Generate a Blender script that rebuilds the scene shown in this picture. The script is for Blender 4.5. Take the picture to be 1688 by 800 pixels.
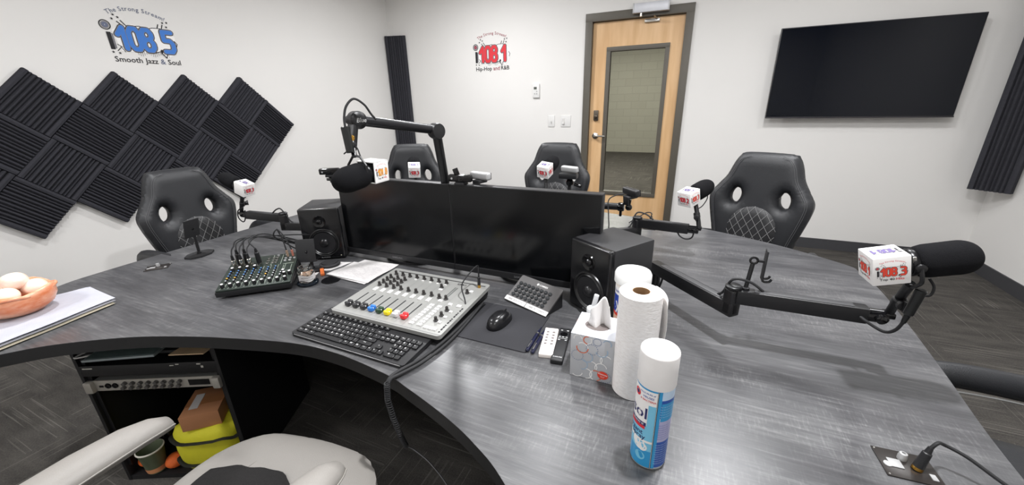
import bpy, bmesh, math, random
from mathutils import Matrix, Vector
from math import sin, cos, pi, radians, sqrt, atan2, hypot
random.seed(7)
S = bpy.context.scene
for o in list(bpy.data.objects): bpy.data.objects.remove(o)
C = S.collection

# ------------------------------------------------------------------ camera, world, lights, exposure
YAW, PITCH, ROLL, FPX = -0.4222, 0.3430, -0.0230, 639.0
fw = Vector((sin(YAW)*cos(PITCH), cos(YAW)*cos(PITCH), -sin(PITCH)))
r0 = Vector((cos(YAW), -sin(YAW), 0)); u0 = r0.cross(fw)
rr = cos(ROLL)*r0 + sin(ROLL)*u0; uu = rr.cross(fw)
cd = bpy.data.cameras.new('camera'); cam = bpy.data.objects.new('camera', cd); C.objects.link(cam)
cam.matrix_world = Matrix(((rr.x, uu.x, -fw.x, 0), (rr.y, uu.y, -fw.y, 0), (rr.z, uu.z, -fw.z, 1.40), (0, 0, 0, 1)))
cd.sensor_width = 36; cd.lens = FPX/1688*36; cd.clip_start = .02; cd.clip_end = 60
S.camera = cam
S.view_settings.view_transform = 'Standard'; S.view_settings.look = 'None'
S.view_settings.exposure = 0.30; S.view_settings.gamma = 1; S.view_settings.use_curve_mapping = False
W = bpy.data.worlds.new('world'); S.world = W; W.use_nodes = True
W.node_tree.nodes['Background'].inputs[0].default_value = (.9, .95, 1, 1)
W.node_tree.nodes['Background'].inputs[1].default_value = .05
def lamp(name, loc, power, size, col=(.98, .985, 1.0), rot=(0, 0, 0), shape='DISK', sy=None, spread=None):
    d = bpy.data.lights.new(name, 'AREA'); d.shape = shape; d.size = size; d.energy = power; d.color = col
    if sy: d.size_y = sy
    if spread: d.spread = spread
    o = bpy.data.objects.new(name, d); o.location = loc; o.rotation_euler = rot; C.objects.link(o); return o
CEIL = 2.78
for (x, y, p, sz) in ((-2.05, 3.1, 35, .18), (.17, .82, 50, .10), (-2.1, 1.0, 25, .13), (-.75, 2.3, 15, .22), (.45, 2.5, 25, .35), (1.3, 2.6, 12, .5), (-2.2, -.9, 28, .7), (.6, -.9, 14, .7)):  # the soft rightmost lamp is added to brighten the right wall
    lamp('downlight_or_fill', (x, y, CEIL-.03), p, sz)
lamp('lobby_light', (-1.5, 9.5, 3.05), 80, 3.0, (1, .97, .88), shape='RECTANGLE', sy=3.0)
lamp('lobby_light', (-1.6, 7.2, 3.05), 150, 1.2, (1, .97, .88), shape='RECTANGLE', sy=1.0)

# ------------------------------------------------------------------ materials (all procedural)
def lin(c): c = c/255.; return c/12.92 if c <= .04045 else ((c+.055)/1.055)**2.4
def rgb(c): return (lin(c[0]), lin(c[1]), lin(c[2]), 1)
MATS = {}
def M(name, col=(128, 128, 128), rough=.5, metal=0, var=.06, vs=30, bump=0, bs=200, spec=None, trans=0, emit=0, alpha=None, coat=0, stretch=None, ior=None):
    if name in MATS: return MATS[name]
    m = bpy.data.materials.new(name); m.use_nodes = True; nt = m.node_tree; N = nt.nodes; L = nt.links
    b = N['Principled BSDF']; b.inputs['Roughness'].default_value = rough; b.inputs['Metallic'].default_value = metal
    if spec is not None: b.inputs['Specular IOR Level'].default_value = spec
    if trans: b.inputs['Transmission Weight'].default_value = trans
    if ior: b.inputs['IOR'].default_value = ior
    if coat: b.inputs['Coat Weight'].default_value = coat; b.inputs['Coat Roughness'].default_value = .08
    tc = N.new('ShaderNodeTexCoord'); mp = N.new('ShaderNodeMapping'); L.new(tc.outputs['Object'], mp.inputs[0])
    if stretch: mp.inputs['Scale'].default_value = stretch
    nz = N.new('ShaderNodeTexNoise'); nz.inputs['Scale'].default_value = vs; nz.inputs['Detail'].default_value = 4
    L.new(mp.outputs[0], nz.inputs['Vector'])
    mx = N.new('ShaderNodeMix'); mx.data_type = 'RGBA'
    c = rgb(col); mx.inputs[6].default_value = [v*(1-var) for v in c[:3]]+[1]; mx.inputs[7].default_value = [min(1, v*(1+var)) for v in c[:3]]+[1]
    L.new(nz.outputs[0], mx.inputs[0]); L.new(mx.outputs[2], b.inputs['Base Color'])
    if bump:
        n2 = N.new('ShaderNodeTexNoise'); n2.inputs['Scale'].default_value = bs; n2.inputs['Detail'].default_value = 3
        L.new(mp.outputs[0], n2.inputs['Vector'])
        bp = N.new('ShaderNodeBump'); bp.inputs['Strength'].default_value = bump; bp.inputs['Distance'].default_value = .002
        L.new(n2.outputs[0], bp.inputs['Height']); L.new(bp.outputs[0], b.inputs['Normal'])
    if emit:
        b.inputs['Emission Color'].default_value = c; b.inputs['Emission Strength'].default_value = emit
    MATS[name] = m; return m
def ramp(N, L, src, stops):
    r = N.new('ShaderNodeValToRGB'); e = r.color_ramp.elements
    e[0].position = stops[0][0]; e[0].color = stops[0][1]; e[1].position = stops[-1][0]; e[1].color = stops[-1][1]
    for p, c in stops[1:-1]:
        x = e.new(p); x.color = c
    L.new(src, r.inputs[0]); return r.outputs[0]
def g(v): return (v, v, v, 1)
def noise(N, L, vec, scale, sc=(1, 1, 1), detail=6, rough=.55, loc=(0, 0, 0)):
    mp = N.new('ShaderNodeMapping'); mp.inputs['Scale'].default_value = sc; mp.inputs['Location'].default_value = loc; L.new(vec, mp.inputs[0])
    n = N.new('ShaderNodeTexNoise'); n.inputs['Scale'].default_value = scale; n.inputs['Detail'].default_value = detail; n.inputs['Roughness'].default_value = rough
    L.new(mp.outputs[0], n.inputs['Vector']); return n.outputs[0]
def math_(N, L, op, a, b=None, v=None):
    m = N.new('ShaderNodeMath'); m.operation = op; L.new(a, m.inputs[0])
    if b is not None: L.new(b, m.inputs[1])
    if v is not None: m.inputs[1].default_value = v
    return m.outputs[0]
def mat_desk():
    m = bpy.data.materials.new('grey_wood_laminate'); m.use_nodes = True; N = m.node_tree.nodes; L = m.node_tree.links
    b = N['Principled BSDF']; tc = N.new('ShaderNodeTexCoord').outputs['Object']
    a = noise(N, L, tc, 2.0, (1.3, 5, 1), 8, .62)                 # broad streaks along x
    s = noise(N, L, tc, 3.5, (2.6, 40, 1), 6, .6, (3, 1, 0))        # fine grain
    k = noise(N, L, tc, 5, (46, 7, 1), 5, .6, (7, 2, 0))          # cross saw marks
    w = ramp(N, L, noise(N, L, tc, 1.6, (1.3, 4, 1), 4, .5, (5, 8, 0)), [(.42, g(0)), (.62, g(1))])
    km = math_(N, L, 'MULTIPLY', ramp(N, L, k, [(.5, g(0)), (.72, g(1))]), w)
    f = math_(N, L, 'ADD', math_(N, L, 'MULTIPLY', a, v=.62), math_(N, L, 'MULTIPLY', s, v=.38))
    f = math_(N, L, 'ADD', f, math_(N, L, 'MULTIPLY', km, v=.15))
    f = math_(N, L, 'ADD', f, math_(N, L, 'MULTIPLY', ramp(N, L, s, [(.56, g(0)), (.75, g(1))]), v=.06))
    col = ramp(N, L, f, [(.36, rgb((60, 60, 62))), (.5, rgb((76, 76, 78))), (.62, rgb((95, 95, 96))), (.8, rgb((126, 126, 126)))])
    L.new(col, b.inputs['Base Color']); b.inputs['Roughness'].default_value = .31; b.inputs['Specular IOR Level'].default_value = .5
    bp = N.new('ShaderNodeBump'); bp.inputs['Strength'].default_value = .1; bp.inputs['Distance'].default_value = .001
    L.new(f, bp.inputs['Height']); L.new(bp.outputs[0], b.inputs['Normal']); MATS['desk'] = m; return m
def mat_carpet():
    m = bpy.data.materials.new('striped_carpet_tiles'); m.use_nodes = True; N = m.node_tree.nodes; L = m.node_tree.links
    b = N['Principled BSDF']; tc = N.new('ShaderNodeTexCoord').outputs['Object']
    ch = N.new('ShaderNodeTexChecker'); ch.inputs['Scale'].default_value = 2.0; L.new(tc, ch.inputs['Vector'])
    def streak(sx, sy, loc):
        n = noise(N, L, tc, 1.0, (sx, sy, 1), 2, .5, loc); return ramp(N, L, n, [(.60, g(0)), (.68, g(1))])
    a = streak(1.6, 105, (0, 0, 0)); c = streak(105, 1.6, (4, 9, 0))
    mx = N.new('ShaderNodeMix'); mx.data_type = 'RGBA'; L.new(ch.outputs['Fac'], mx.inputs[0]); L.new(a, mx.inputs[6]); L.new(c, mx.inputs[7])
    n = noise(N, L, tc, 160, (1, 1, 1), 3, .6); n2 = noise(N, L, tc, 5, (1, 3, 1), 3, .5)
    base = ramp(N, L, math_(N, L, 'ADD', math_(N, L, 'MULTIPLY', n, v=.5), math_(N, L, 'MULTIPLY', n2, v=.5)), [(.35, rgb((58, 56, 54))), (.65, rgb((84, 81, 77)))])
    m2 = N.new('ShaderNodeMix'); m2.data_type = 'RGBA'; L.new(math_(N, L, 'MULTIPLY', mx.outputs[2], v=.30), m2.inputs[0]); L.new(base, m2.inputs[6]); m2.inputs[7].default_value = rgb((140, 137, 130))
    L.new(m2.outputs[2], b.inputs['Base Color']); b.inputs['Roughness'].default_value = .95; b.inputs['Specular IOR Level'].default_value = .1
    bp = N.new('ShaderNodeBump'); bp.inputs['Strength'].default_value = .5; bp.inputs['Distance'].default_value = .004; L.new(n, bp.inputs['Height']); L.new(bp.outputs[0], b.inputs['Normal'])
    return m
def mat_wood():
    m = bpy.data.materials.new('maple_door_veneer'); m.use_nodes = True; N = m.node_tree.nodes; L = m.node_tree.links
    b = N['Principled BSDF']; tc = N.new('ShaderNodeTexCoord').outputs['Object']
    f = noise(N, L, tc, 2.5, (6, 6, .7), 5, .5)
    L.new(ramp(N, L, f, [(.3, rgb((206, 164, 116))), (.7, rgb((226, 188, 142)))]), b.inputs['Base Color']); b.inputs['Roughness'].default_value = .45; return m
def mat_block():
    m = bpy.data.materials.new('painted_block_wall'); m.use_nodes = True; N = m.node_tree.nodes; L = m.node_tree.links
    b = N['Principled BSDF']; tc = N.new('ShaderNodeTexCoord').outputs['Object']
    mp = N.new('ShaderNodeMapping'); mp.inputs['Rotation'].default_value = (pi/2, 0, 0); L.new(tc, mp.inputs[0])
    br = N.new('ShaderNodeTexBrick'); br.inputs['Scale'].default_value = 1; br.inputs['Brick Width'].default_value = .4; br.inputs['Row Height'].default_value = .2
    br.inputs['Mortar Size'].default_value = .008; br.inputs['Color1'].default_value = rgb((176, 174, 162)); br.inputs['Color2'].default_value = rgb((172, 170, 158)); br.inputs['Mortar'].default_value = rgb((164, 162, 151))
    L.new(mp.outputs[0], br.inputs[0]); L.new(br.outputs[0], b.inputs['Base Color']); b.inputs['Roughness'].default_value = .8; return m
wallm = M('white_wall_paint', (226, 224, 221), .85, var=.015, vs=3, bump=.12, bs=260, spec=.2)
ceilm = M('white_ceiling_paint', (228, 226, 222), .9, var=.02, bump=.1)
deskm = mat_desk(); carpetm = mat_carpet(); woodm = mat_wood(); blockm = mat_block()
basem = M('charcoal_rubber_base', (62, 62, 65), .6)
foamm = M('charcoal_acoustic_foam', (60, 60, 65), 1, var=.2, vs=60, bump=.9, bs=500, spec=.05)
blackp = M('black_satin_plastic', (26, 26, 28), .42, bump=.1, bs=900)
blackm = M('black_powder_coat', (20, 20, 22), .38, bump=.1, bs=1200)
blackg = M('black_gloss_plastic', (12, 12, 14), .12)
matte = M('black_matte_plastic', (28, 28, 30), .7)
edgem = M('black_edge_band', (20, 20, 21), .6)
leather = M('black_faux_leather', (33, 34, 37), .46, var=.08, vs=20, bump=.3, bs=420)
leather2 = M('quilted_black_leather', (36, 36, 38), .45, bump=.3, bs=420)
thread = M('light_grey_thread', (122, 122, 122), .8)
greyl = M('light_grey_leather', (143, 139, 134), .5, var=.03, bump=.25, bs=380)
clothm = M('charcoal_cloth', (44, 43, 43), .95, var=.2, vs=200, bump=.9, bs=500, spec=.1)
screenm = M('dark_screen_glass', (10, 11, 13), .16, spec=.4)
tvm = M('television_glass', (7, 11, 20), .06, spec=.26)
framem = M('bronze_painted_steel', (86, 81, 72), .5)
steelm = M('brushed_steel', (170, 168, 164), .3, 1, var=.1)
silverp = M('silver_plastic', (176, 176, 176), .38, .3)
greyp = M('grey_console_metal', (152, 152, 149), .42, .15, var=.03)
whitep = M('white_plastic', (222, 221, 219), .4, var=.02)
whitef = M('white_mic_flag_plastic', (240, 238, 236), .3, var=.01)
foamb = M('black_windscreen_foam', (24, 24, 26), .95, var=.2, vs=200, bump=.8, bs=900, spec=.1)
brass = M('gold_plated_metal', (196, 152, 74), .3, 1)
ink = M('black_ink', (24, 22, 26), .7); redi = M('red_ink', (214, 48, 58), .6); bluei = M('blue_ink', (52, 116, 198), .6)
orai = M('orange_ink', (232, 156, 58), .6); navyi = M('navy_ink', (40, 44, 96), .6); greyi = M('grey_ink', (120, 118, 124), .6); purpi = M('purple_ink', (92, 78, 130), .6)
plumi = M('plum_ink', (150, 60, 76), .6); whitei = M('white_ink', (238, 236, 234), .6); slatei = M('slate_ink', (96, 104, 128), .6); redo = M('red_orange_ink', (226, 66, 44), .6)
glassm = M('clear_glass', (250, 252, 250), .02, trans=1, ior=1.45, var=0)

# ------------------------------------------------------------------ helpers
ROOT = {}
def thing(name, label, cat, loc=(0, 0, 0), rotz=0, group=None, mw=None):
    o = bpy.data.objects.new(name, None); C.objects.link(o); o.empty_display_size = .05
    if mw is None: mw = Matrix.Translation(loc) @ Matrix.Rotation(rotz, 4, 'Z')
    o.matrix_world = mw; o['label'] = label; o['category'] = cat
    if group: o['group'] = group
    ROOT[o.name] = mw.copy(); return o
def tag(o, label, cat, group=None, kind=None):
    if label: o['label'] = label
    if cat: o['category'] = cat
    if group: o['group'] = group
    if kind: o['kind'] = kind
    return o
def duptree(o, parent=None):
    c = o.copy(); C.objects.link(c); c.parent = parent
    for ch in [x for x in C.objects if x.parent == o]: duptree(ch, c)
    return c
def fr(o, x, z=None):      # frame: origin, x direction, z (up-ish) direction
    x = Vector(x).normalized(); z = Vector(z if z else (0, 0, 1)); y = z.cross(x).normalized(); z = x.cross(y)
    return Matrix(((x.x, y.x, z.x, o[0]), (x.y, y.y, z.y, o[1]), (x.z, y.z, z.z, o[2]), (0, 0, 0, 1)))
def T(x, y, z): return Matrix.Translation((x, y, z))
def RZ(a): return Matrix.Rotation(a, 4, 'Z')
def RX(a): return Matrix.Rotation(a, 4, 'X')
def RY(a): return Matrix.Rotation(a, 4, 'Y')
class MB:
    def __init__(s, xf=None): s.v = []; s.f = []; s.mi = []; s.sm = []; s.xf = xf or Matrix()
    def raw(s, vs, fs, mi=0, sm=False, xf=None):
        n = len(s.v); X = s.xf @ xf if xf is not None else s.xf
        s.v += [X @ Vector(p) for p in vs]; s.f += [[i+n for i in f] for f in fs]; s.mi += [mi]*len(fs); s.sm += [sm]*len(fs); return s
    def bm(s, b, mi=0, sm=False, xf=None):
        b.verts.index_update(); s.raw([v.co.copy() for v in b.verts], [[v.index for v in f.verts] for f in b.faces], mi, sm, xf); b.free(); return s
    def box(s, c, d, mi=0, bev=0, seg=2, xf=None):
        b = bmesh.new(); bmesh.ops.create_cube(b, size=1)
        for v in b.verts: v.co = Vector((v.co.x*d[0], v.co.y*d[1], v.co.z*d[2]))
        if bev: bmesh.ops.bevel(b, geom=b.edges[:], offset=min(bev, min(d)*.49), segments=seg, profile=.6, affect='EDGES', clamp_overlap=True)
        return s.bm(b, mi, bool(bev), (xf or Matrix()) @ T(*c))
    def bx(s, x0, x1, y0, y1, z0, z1, mi=0, bev=0): return s.box(((x0+x1)/2, (y0+y1)/2, (z0+z1)/2), (abs(x1-x0), abs(y1-y0), abs(z1-z0)), mi, bev)
    def lathe(s, prof, c=(0, 0, 0), axis=(0, 0, 1), n=32, mi=0, sm=True, xf=None, cap=True):
        a = Vector(axis).normalized(); t = Vector((0, 0, 1)) if abs(a.z) < .9 else Vector((1, 0, 0)); e1 = t.cross(a).normalized(); e2 = a.cross(e1); c = Vector(c)
        vs = []; fs = []
        for (r, h) in prof:
            for i in range(n):
                th = 2*pi*i/n; vs.append(c + a*h + (e1*cos(th)+e2*sin(th))*r)
        for k in range(len(prof)-1):
            for i in range(n):
                j = (i+1) % n; fs.append([k*n+i, k*n+j, (k+1)*n+j, (k+1)*n+i])
        if cap:
            if prof[0][0] > 1e-6: fs.append(list(range(n))[::-1])
            if prof[-1][0] > 1e-6: fs.append([(len(prof)-1)*n+i for i in range(n)])
        return s.raw(vs, fs, mi, sm, xf)
    def cyl(s, p0, p1, r, r1=None, n=20, mi=0, xf=None, bev=0):
        p0 = Vector(p0); p1 = Vector(p1); h = (p1-p0).length; r1 = r if r1 is None else r1
        pr = [(max(r-bev, 1e-5), 0), (r, bev), (r1, h-bev), (max(r1-bev, 1e-5), h)] if bev else [(r, 0), (r1, h)]
        n0 = len(s.f); s.lathe(pr, p0, p1-p0, n, mi, True, xf)
        return s
    def tube(s, pts, r, n=8, mi=0, sub=6, smooth=True, closed=False, xf=None, flat=1):
        P = [Vector(p) for p in pts]
        if smooth and len(P) > 2:
            Q = []; m = len(P)
            for i in range(m if closed else m-1):
                a = P[(i-1) % m] if (closed or i > 0) else P[0]*2-P[1]; b_ = P[i]; c_ = P[(i+1) % m]; d = P[(i+2) % m] if (closed or i < m-2) else P[-1]*2-P[-2]
                for k in range(sub):
                    t = k/sub; Q.append(.5*((2*b_)+(c_-a)*t+(2*a-5*b_+4*c_-d)*t*t+(3*b_-a-3*c_+d)*t**3))
            if not closed: Q.append(P[-1])
            P = Q
        m = len(P); vs = []; fs = []; N = None
        for i in range(m):
            tg = (P[(i+1) % m]-P[i-1]) if closed else (P[min(i+1, m-1)]-P[max(i-1, 0)])
            tg.normalize()
            if N is None: N = (Vector((0, 0, 1)) if abs(tg.z) < .9 else Vector((1, 0, 0))).cross(tg).normalized()
            else: N = (N-tg*N.dot(tg)).normalized()
            B = tg.cross(N); rad = r[i] if isinstance(r, list) and len(r) == m else (r if not callable(r) else r(i/(m-1)))
            for k in range(n):
                th = 2*pi*k/n; vs.append(P[i]+(N*cos(th)+B*sin(th)*flat)*rad)
        for i in range(m if closed else m-1):
            for k in range(n):
                j = (k+1) % n; i2 = (i+1) % m; fs.append([i*n+k, i*n+j, i2*n+j, i2*n+k])
        if not closed: fs += [list(range(n))[::-1], [(m-1)*n+k for k in range(n)]]
        return s.raw(vs, fs, mi, True, xf)
    def prism(s, poly, z0, z1, mi=0, sm=False, xf=None, holes=(), mside=None):
        b = bmesh.new(); loops = [poly]+list(holes); ed = []
        for lp in loops:
            vs = [b.verts.new((p[0], p[1], z1)) for p in lp]
            ed += [b.edges.new((vs[i], vs[(i+1) % len(vs)])) for i in range(len(vs))]
        bmesh.ops.triangle_fill(b, use_beauty=True, use_dissolve=False, edges=ed)
        b.verts.index_update(); V = [v.co.copy() for v in b.verts]; F = [[v.index for v in f.verts] for f in b.faces]
        up = [f.normal.z for f in b.faces]; b.free()
        from_ = len(V)
        F = [f if True else f for f in F]
        def orient(f):
            a, c, d = V[f[0]], V[f[1]], V[f[2]]; return f if (c-a).cross(d-a).z > 0 else f[::-1]
        F = [orient(f) for f in F]
        allv = V+[Vector((p.x, p.y, z0)) for p in V]
        s.raw(allv, F+[[i+from_ for i in f[::-1]] for f in F], mi, sm, xf)
        k = 0; side = []
        for lp in loops:
            n = len(lp)
            ar = sum(lp[i][0]*lp[(i+1) % n][1]-lp[(i+1) % n][0]*lp[i][1] for i in range(n))
            ccw = ar > 0
            if lp is not poly: ccw = not ccw
            for i in range(n):
                a, c = k+i, k+(i+1) % n
                side.append([a+from_, c+from_, c, a] if ccw else [c+from_, a+from_, a, c])
            k += n
        s.raw(allv, side, mi if mside is None else mside, sm, xf); return s
    def build(s, name, mat, parent=None, kind=None, label=None, local=False, shade=None):
        me = bpy.data.meshes.new(name)
        vs = s.v
        if parent is not None and not local:
            rt = ROOT.get(parent.name)
            if rt is not None: inv = rt.inverted(); vs = [inv @ p for p in vs]
        me.from_pydata([tuple(p) for p in vs], [], s.f)
        for m in (mat if isinstance(mat, (list, tuple)) else [mat]): me.materials.append(m)
        me.polygons.foreach_set('material_index', s.mi)
        me.polygons.foreach_set('use_smooth', s.sm if shade is None else [shade]*len(s.f))
        me.validate(); me.update()
        o = bpy.data.objects.new(name, me); C.objects.link(o)
        if any(s.sm) and shade is None:
            try: me.set_sharp_from_angle(angle=radians(38))
            except Exception: pass
        if parent is not None:
            o.parent = parent
            if parent.name in ROOT: ROOT[o.name] = ROOT[parent.name]
        if kind: o['kind'] = kind
        if label: o['label'] = label
        return o
def solo(mb, name, mat, label, cat, group=None, kind=None):
    # a thing that is one mesh; origin at its lowest point's middle
    xs = [p.x for p in mb.v]; ys = [p.y for p in mb.v]; zs = [p.z for p in mb.v]
    c = Vector(((min(xs)+max(xs))/2, (min(ys)+max(ys))/2, min(zs))); mb.v = [p-c for p in mb.v]
    o = mb.build(name, mat); o.location = c; return tag(o, label, cat, group, kind)
# ---- text
GL = {}
def glyph(t, size, off=0.0):
    k = (t, round(off, 4))
    if k not in GL:
        cu = bpy.data.curves.new('t', 'FONT'); cu.body = t; cu.size = 1; cu.offset = off; cu.resolution_u = 2; cu.fill_mode = 'FRONT'
        ob = bpy.data.objects.new('t', cu); C.objects.link(ob)
        me = bpy.data.meshes.new_from_object(ob)
        GL[k] = ([v.co.copy() for v in me.vertices], [list(p.vertices) for p in me.polygons])
        bpy.data.meshes.remove(me); bpy.data.objects.remove(ob); bpy.data.curves.remove(cu)
    vs, fs = GL[k]
    return [v*size for v in vs], fs
def width(t, size, off=0.0):
    vs, _ = glyph(t, size, off); return (min(v.x for v in vs), max(v.x for v in vs)) if vs else (0, size*.3)
def text(mb, t, size, x, y, h=0, mi=0, off=.0, sx=1, align='C', xf=None, shear=0):
    vs, fs = glyph(t, size, off)
    if not vs: return
    a, b = width(t, size, off); ox = {'C': (a+b)/2, 'L': a, 'R': b}[align]
    mb.raw([Vector((x+(v.x-ox)*sx+v.y*shear, y+v.y, h)) for v in vs], fs, mi, False, xf)
def arctext(mb, t, size, R, cx, cy, h=0, mi=0, xf=None, off=.0):
    adv = []; tot = 0
    for ch in t:
        w = size*.3 if ch == ' ' else (width(ch, size)[1]-width(ch, size)[0]+size*.12)
        adv.append((tot+w/2, ch)); tot += w
    for p, ch in adv:
        if ch == ' ': continue
        th = (tot/2-p)/R
        X = (xf or Matrix()) @ T(cx+R*sin(-th), cy+R*cos(th), 0) @ RZ(th)
        text(mb, ch, size, 0, 0, h, mi, off, xf=X)
def disc(mb, x, y, r, h, mi, n=16, xf=None, r1=0):
    if r1: vs = [(x+q*cos(2*pi*i/n), y+q*sin(2*pi*i/n), h) for q in (r, r1) for i in range(n)]; mb.raw(vs, [[i, (i+1) % n, n+(i+1) % n, n+i] for i in range(n)], mi, False, xf)
    else: mb.raw([(x+r*cos(2*pi*i/n), y+r*sin(2*pi*i/n), h) for i in range(n)], [list(range(n))], mi, False, xf)
def star(mb, x, y, r, h, mi, xf=None):
    mb.raw([(x+(r if i % 2 == 0 else r*.42)*cos(pi/2+pi*i/5), y+(r if i % 2 == 0 else r*.42)*sin(pi/2+pi*i/5), h) for i in range(10)]+[(x, y, h)], [[i, (i+1) % 10, 10] for i in range(10)], mi, False, xf)
def strip(mb, pts, w, h, mi, xf=None):
    vs = []; n = len(pts)
    for i, p in enumerate(pts):
        a = Vector(pts[max(i-1, 0)]); b = Vector(pts[min(i+1, n-1)]); d = (b-a).normalized(); q = Vector((-d[1], d[0]))*w/2
        vs += [(p[0]+q[0], p[1]+q[1], h), (p[0]-q[0], p[1]-q[1], h)]
    mb.raw(vs, [[2*i, 2*i+2, 2*i+3, 2*i+1] for i in range(n-1)], mi, False, xf)
def poly(mb, pts, h, mi, xf=None): mb.raw([(p[0], p[1], h) for p in pts], [list(range(len(pts)))], mi, False, xf)
STROKES = {'1': [[(-.10, .2), (.0, .31), (.0, -.0)]], '0': [[(-.085, .06), (-.085, .25), (-.04, .31), (.04, .31), (.085, .25), (.085, .06), (.04, .0), (-.04, .0), (-.085, .06)]],
    '8': [[(-.04, .165), (-.08, .21), (-.08, .26), (-.04, .31), (.04, .31), (.08, .26), (.08, .21), (.04, .165), (-.04, .165), (-.085, .11), (-.085, .05), (-.04, .0), (.04, .0), (.085, .05), (.085, .11), (.04, .165)]],
    '5': [[(.09, .31), (-.07, .31), (-.07, .175), (.04, .175), (.085, .13), (.085, .05), (.04, .0), (-.09, .0)]],
    '3': [[(-.085, .31), (.04, .31), (.08, .27), (.08, .21), (.03, .165), (-.03, .165)], [(.03, .165), (.085, .12), (.085, .05), (.04, .0), (-.09, .0)]],
    '7': [[(-.09, .31), (.085, .31), (-.01, .0)]], '2': [[(-.085, .26), (-.04, .31), (.04, .31), (.085, .26), (.085, .2), (-.08, .0), (.09, .0)]]}
def digit(mb, ch, x, y, h, mi, w, sx=1., hs=0.0):
    for st in STROKES[ch]:
        P = [(x+p[0]*sx, y+p[1]) for p in st]
        for i in range(len(P)-1):
            a, b = Vector(P[i]), Vector(P[i+1]); d = (b-a).normalized(); q = Vector((-d[1], d[0]))*w/2; hh = h+hs*i*.5
            mb.raw([(a[0]+q[0], a[1]+q[1], hh), (a[0]-q[0], a[1]-q[1], hh), (b[0]-q[0], b[1]-q[1], hh), (b[0]+q[0], b[1]+q[1], hh)], [[0, 1, 2, 3]], mi)
        for i, p in enumerate(P): disc(mb, p[0], p[1], w*.5, h+hs*(i*.5+.25), mi, 10)
def logo_mb(xf, last, tags, fill=3, arcm=1, H=.0006, simple=False, digits='108'):
    # station logo in a 1 wide x .75 high box centred on 0,0. material slots: 0 white 1 ink 2 grey 3.. colours
    mb = MB(xf)
    h = H
    # grey shadow hatching and white cut-out shape behind the figures
    poly(mb, [(-.33, -.2), (-.38, .1), (-.3, .16), (-.1, .22), (.1, .18), (.3, .23), (.46, .1), (.47, -.1), (.4, -.2), (.28, -.26), (.2, -.16), (0, -.2)], h, 0)
    if not simple:
        for k in range(16): strip(mb, [(-.12+k*.028, -.17), (-.12+k*.028, -.24-.02*sin(k))], .006, h*1.2, 2)
    strip(mb, [(-.18, .14), (-.1, .19), (.0, .205), (.08, .17), (.17, .2), (.28, .205), (.36, .17)], .011, h*2, 1)
    strip(mb, [(.44, .03), (.475, -.02), (.45, -.08)], .012, h*2, 1)
    strip(mb, [(.26, -.26), (.31, -.15)], .012, h*2, 1); strip(mb, [(.26, -.26), (.2, -.16), (.12, -.19)], .014, h*2, 1)
    # small i with a ring for its dot
    disc(mb, -.44, .17, .072, h*2, 1, 20, r1=.058); disc(mb, -.44, .17, .05, h*2, 2, 20); disc(mb, -.44, .17, .036, h*2.6, arcm, 16)
    text(mb, 'i', .03, -.44, .16, h*3, 0, .01)
    poly(mb, [(-.455, -.18), (-.455, .07), (-.40, .07), (-.40, -.18)], h*2, 1); poly(mb, [(-.398, -.17), (-.398, .06), (-.375, .05), (-.375, -.16)], h*2, 2)
    for a in ((-.36, .04, -.30, .02), (-.36, -.1, -.30, -.14), (-.33, -.13, -.28, -.21), (-.38, -.2, -.32, -.14)): strip(mb, [(a[0], a[1]), (a[2], a[3])], .01, h*2, 1)
    for (x, y, x2, y2) in ((-.28, .24, -.22, .18), (-.23, .26, -.17, .18), (.24, .2, .27, .27), (.3, .2, .33, .27)): strip(mb, [(x, y), (x2, y2)], .014, h*2, 1)
    for (x, y) in ((-.33, .27), (-.25, .3), (-.3, .33), (.34, .3), (.38, .24), (.4, .31), (-.44, -.22), (-.36, -.23)): star(mb, x, y, .022, h*2, 1)
    # figures: dark outline below, colour above
    for (t, x, s) in ((digits[0], -.245, 1.0), (digits[1], -.11, 1.), (digits[2], .06, 1.), (last, .345, 1.)):
        digit(mb, t, x, -.155, h*3, 1, .098, .76, h*.1); digit(mb, t, x, -.155, h*4, 2, .080, .76, h*.1); digit(mb, t, x, -.155, h*5, fill, .064, .76, h*.1)
    disc(mb, .22, -.15, .022, h*3, 1); poly(mb, [(.2, -.16), (.24, -.16), (.2, -.21)], h*3, 1)
    arctext(mb, 'The Strong Stream!', .088, .78, 0.0, -.36, h*2, arcm, off=.004)
    if tags:
        tw = sum(width(t, .115, .012)[1]-width(t, .115, .012)[0] for t, _ in tags)+.035*(len(tags)-1); f = min(1.35, .9/tw); x = -f*tw/2
        for t, mi in tags:
            text(mb, t, .115*min(f, 1.2), x, -.36, h*2, mi, .010, sx=f/min(f, 1.2), align='L'); a, b = width(t, .115, .012); x += f*((b-a)+.035)
    return mb

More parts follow.
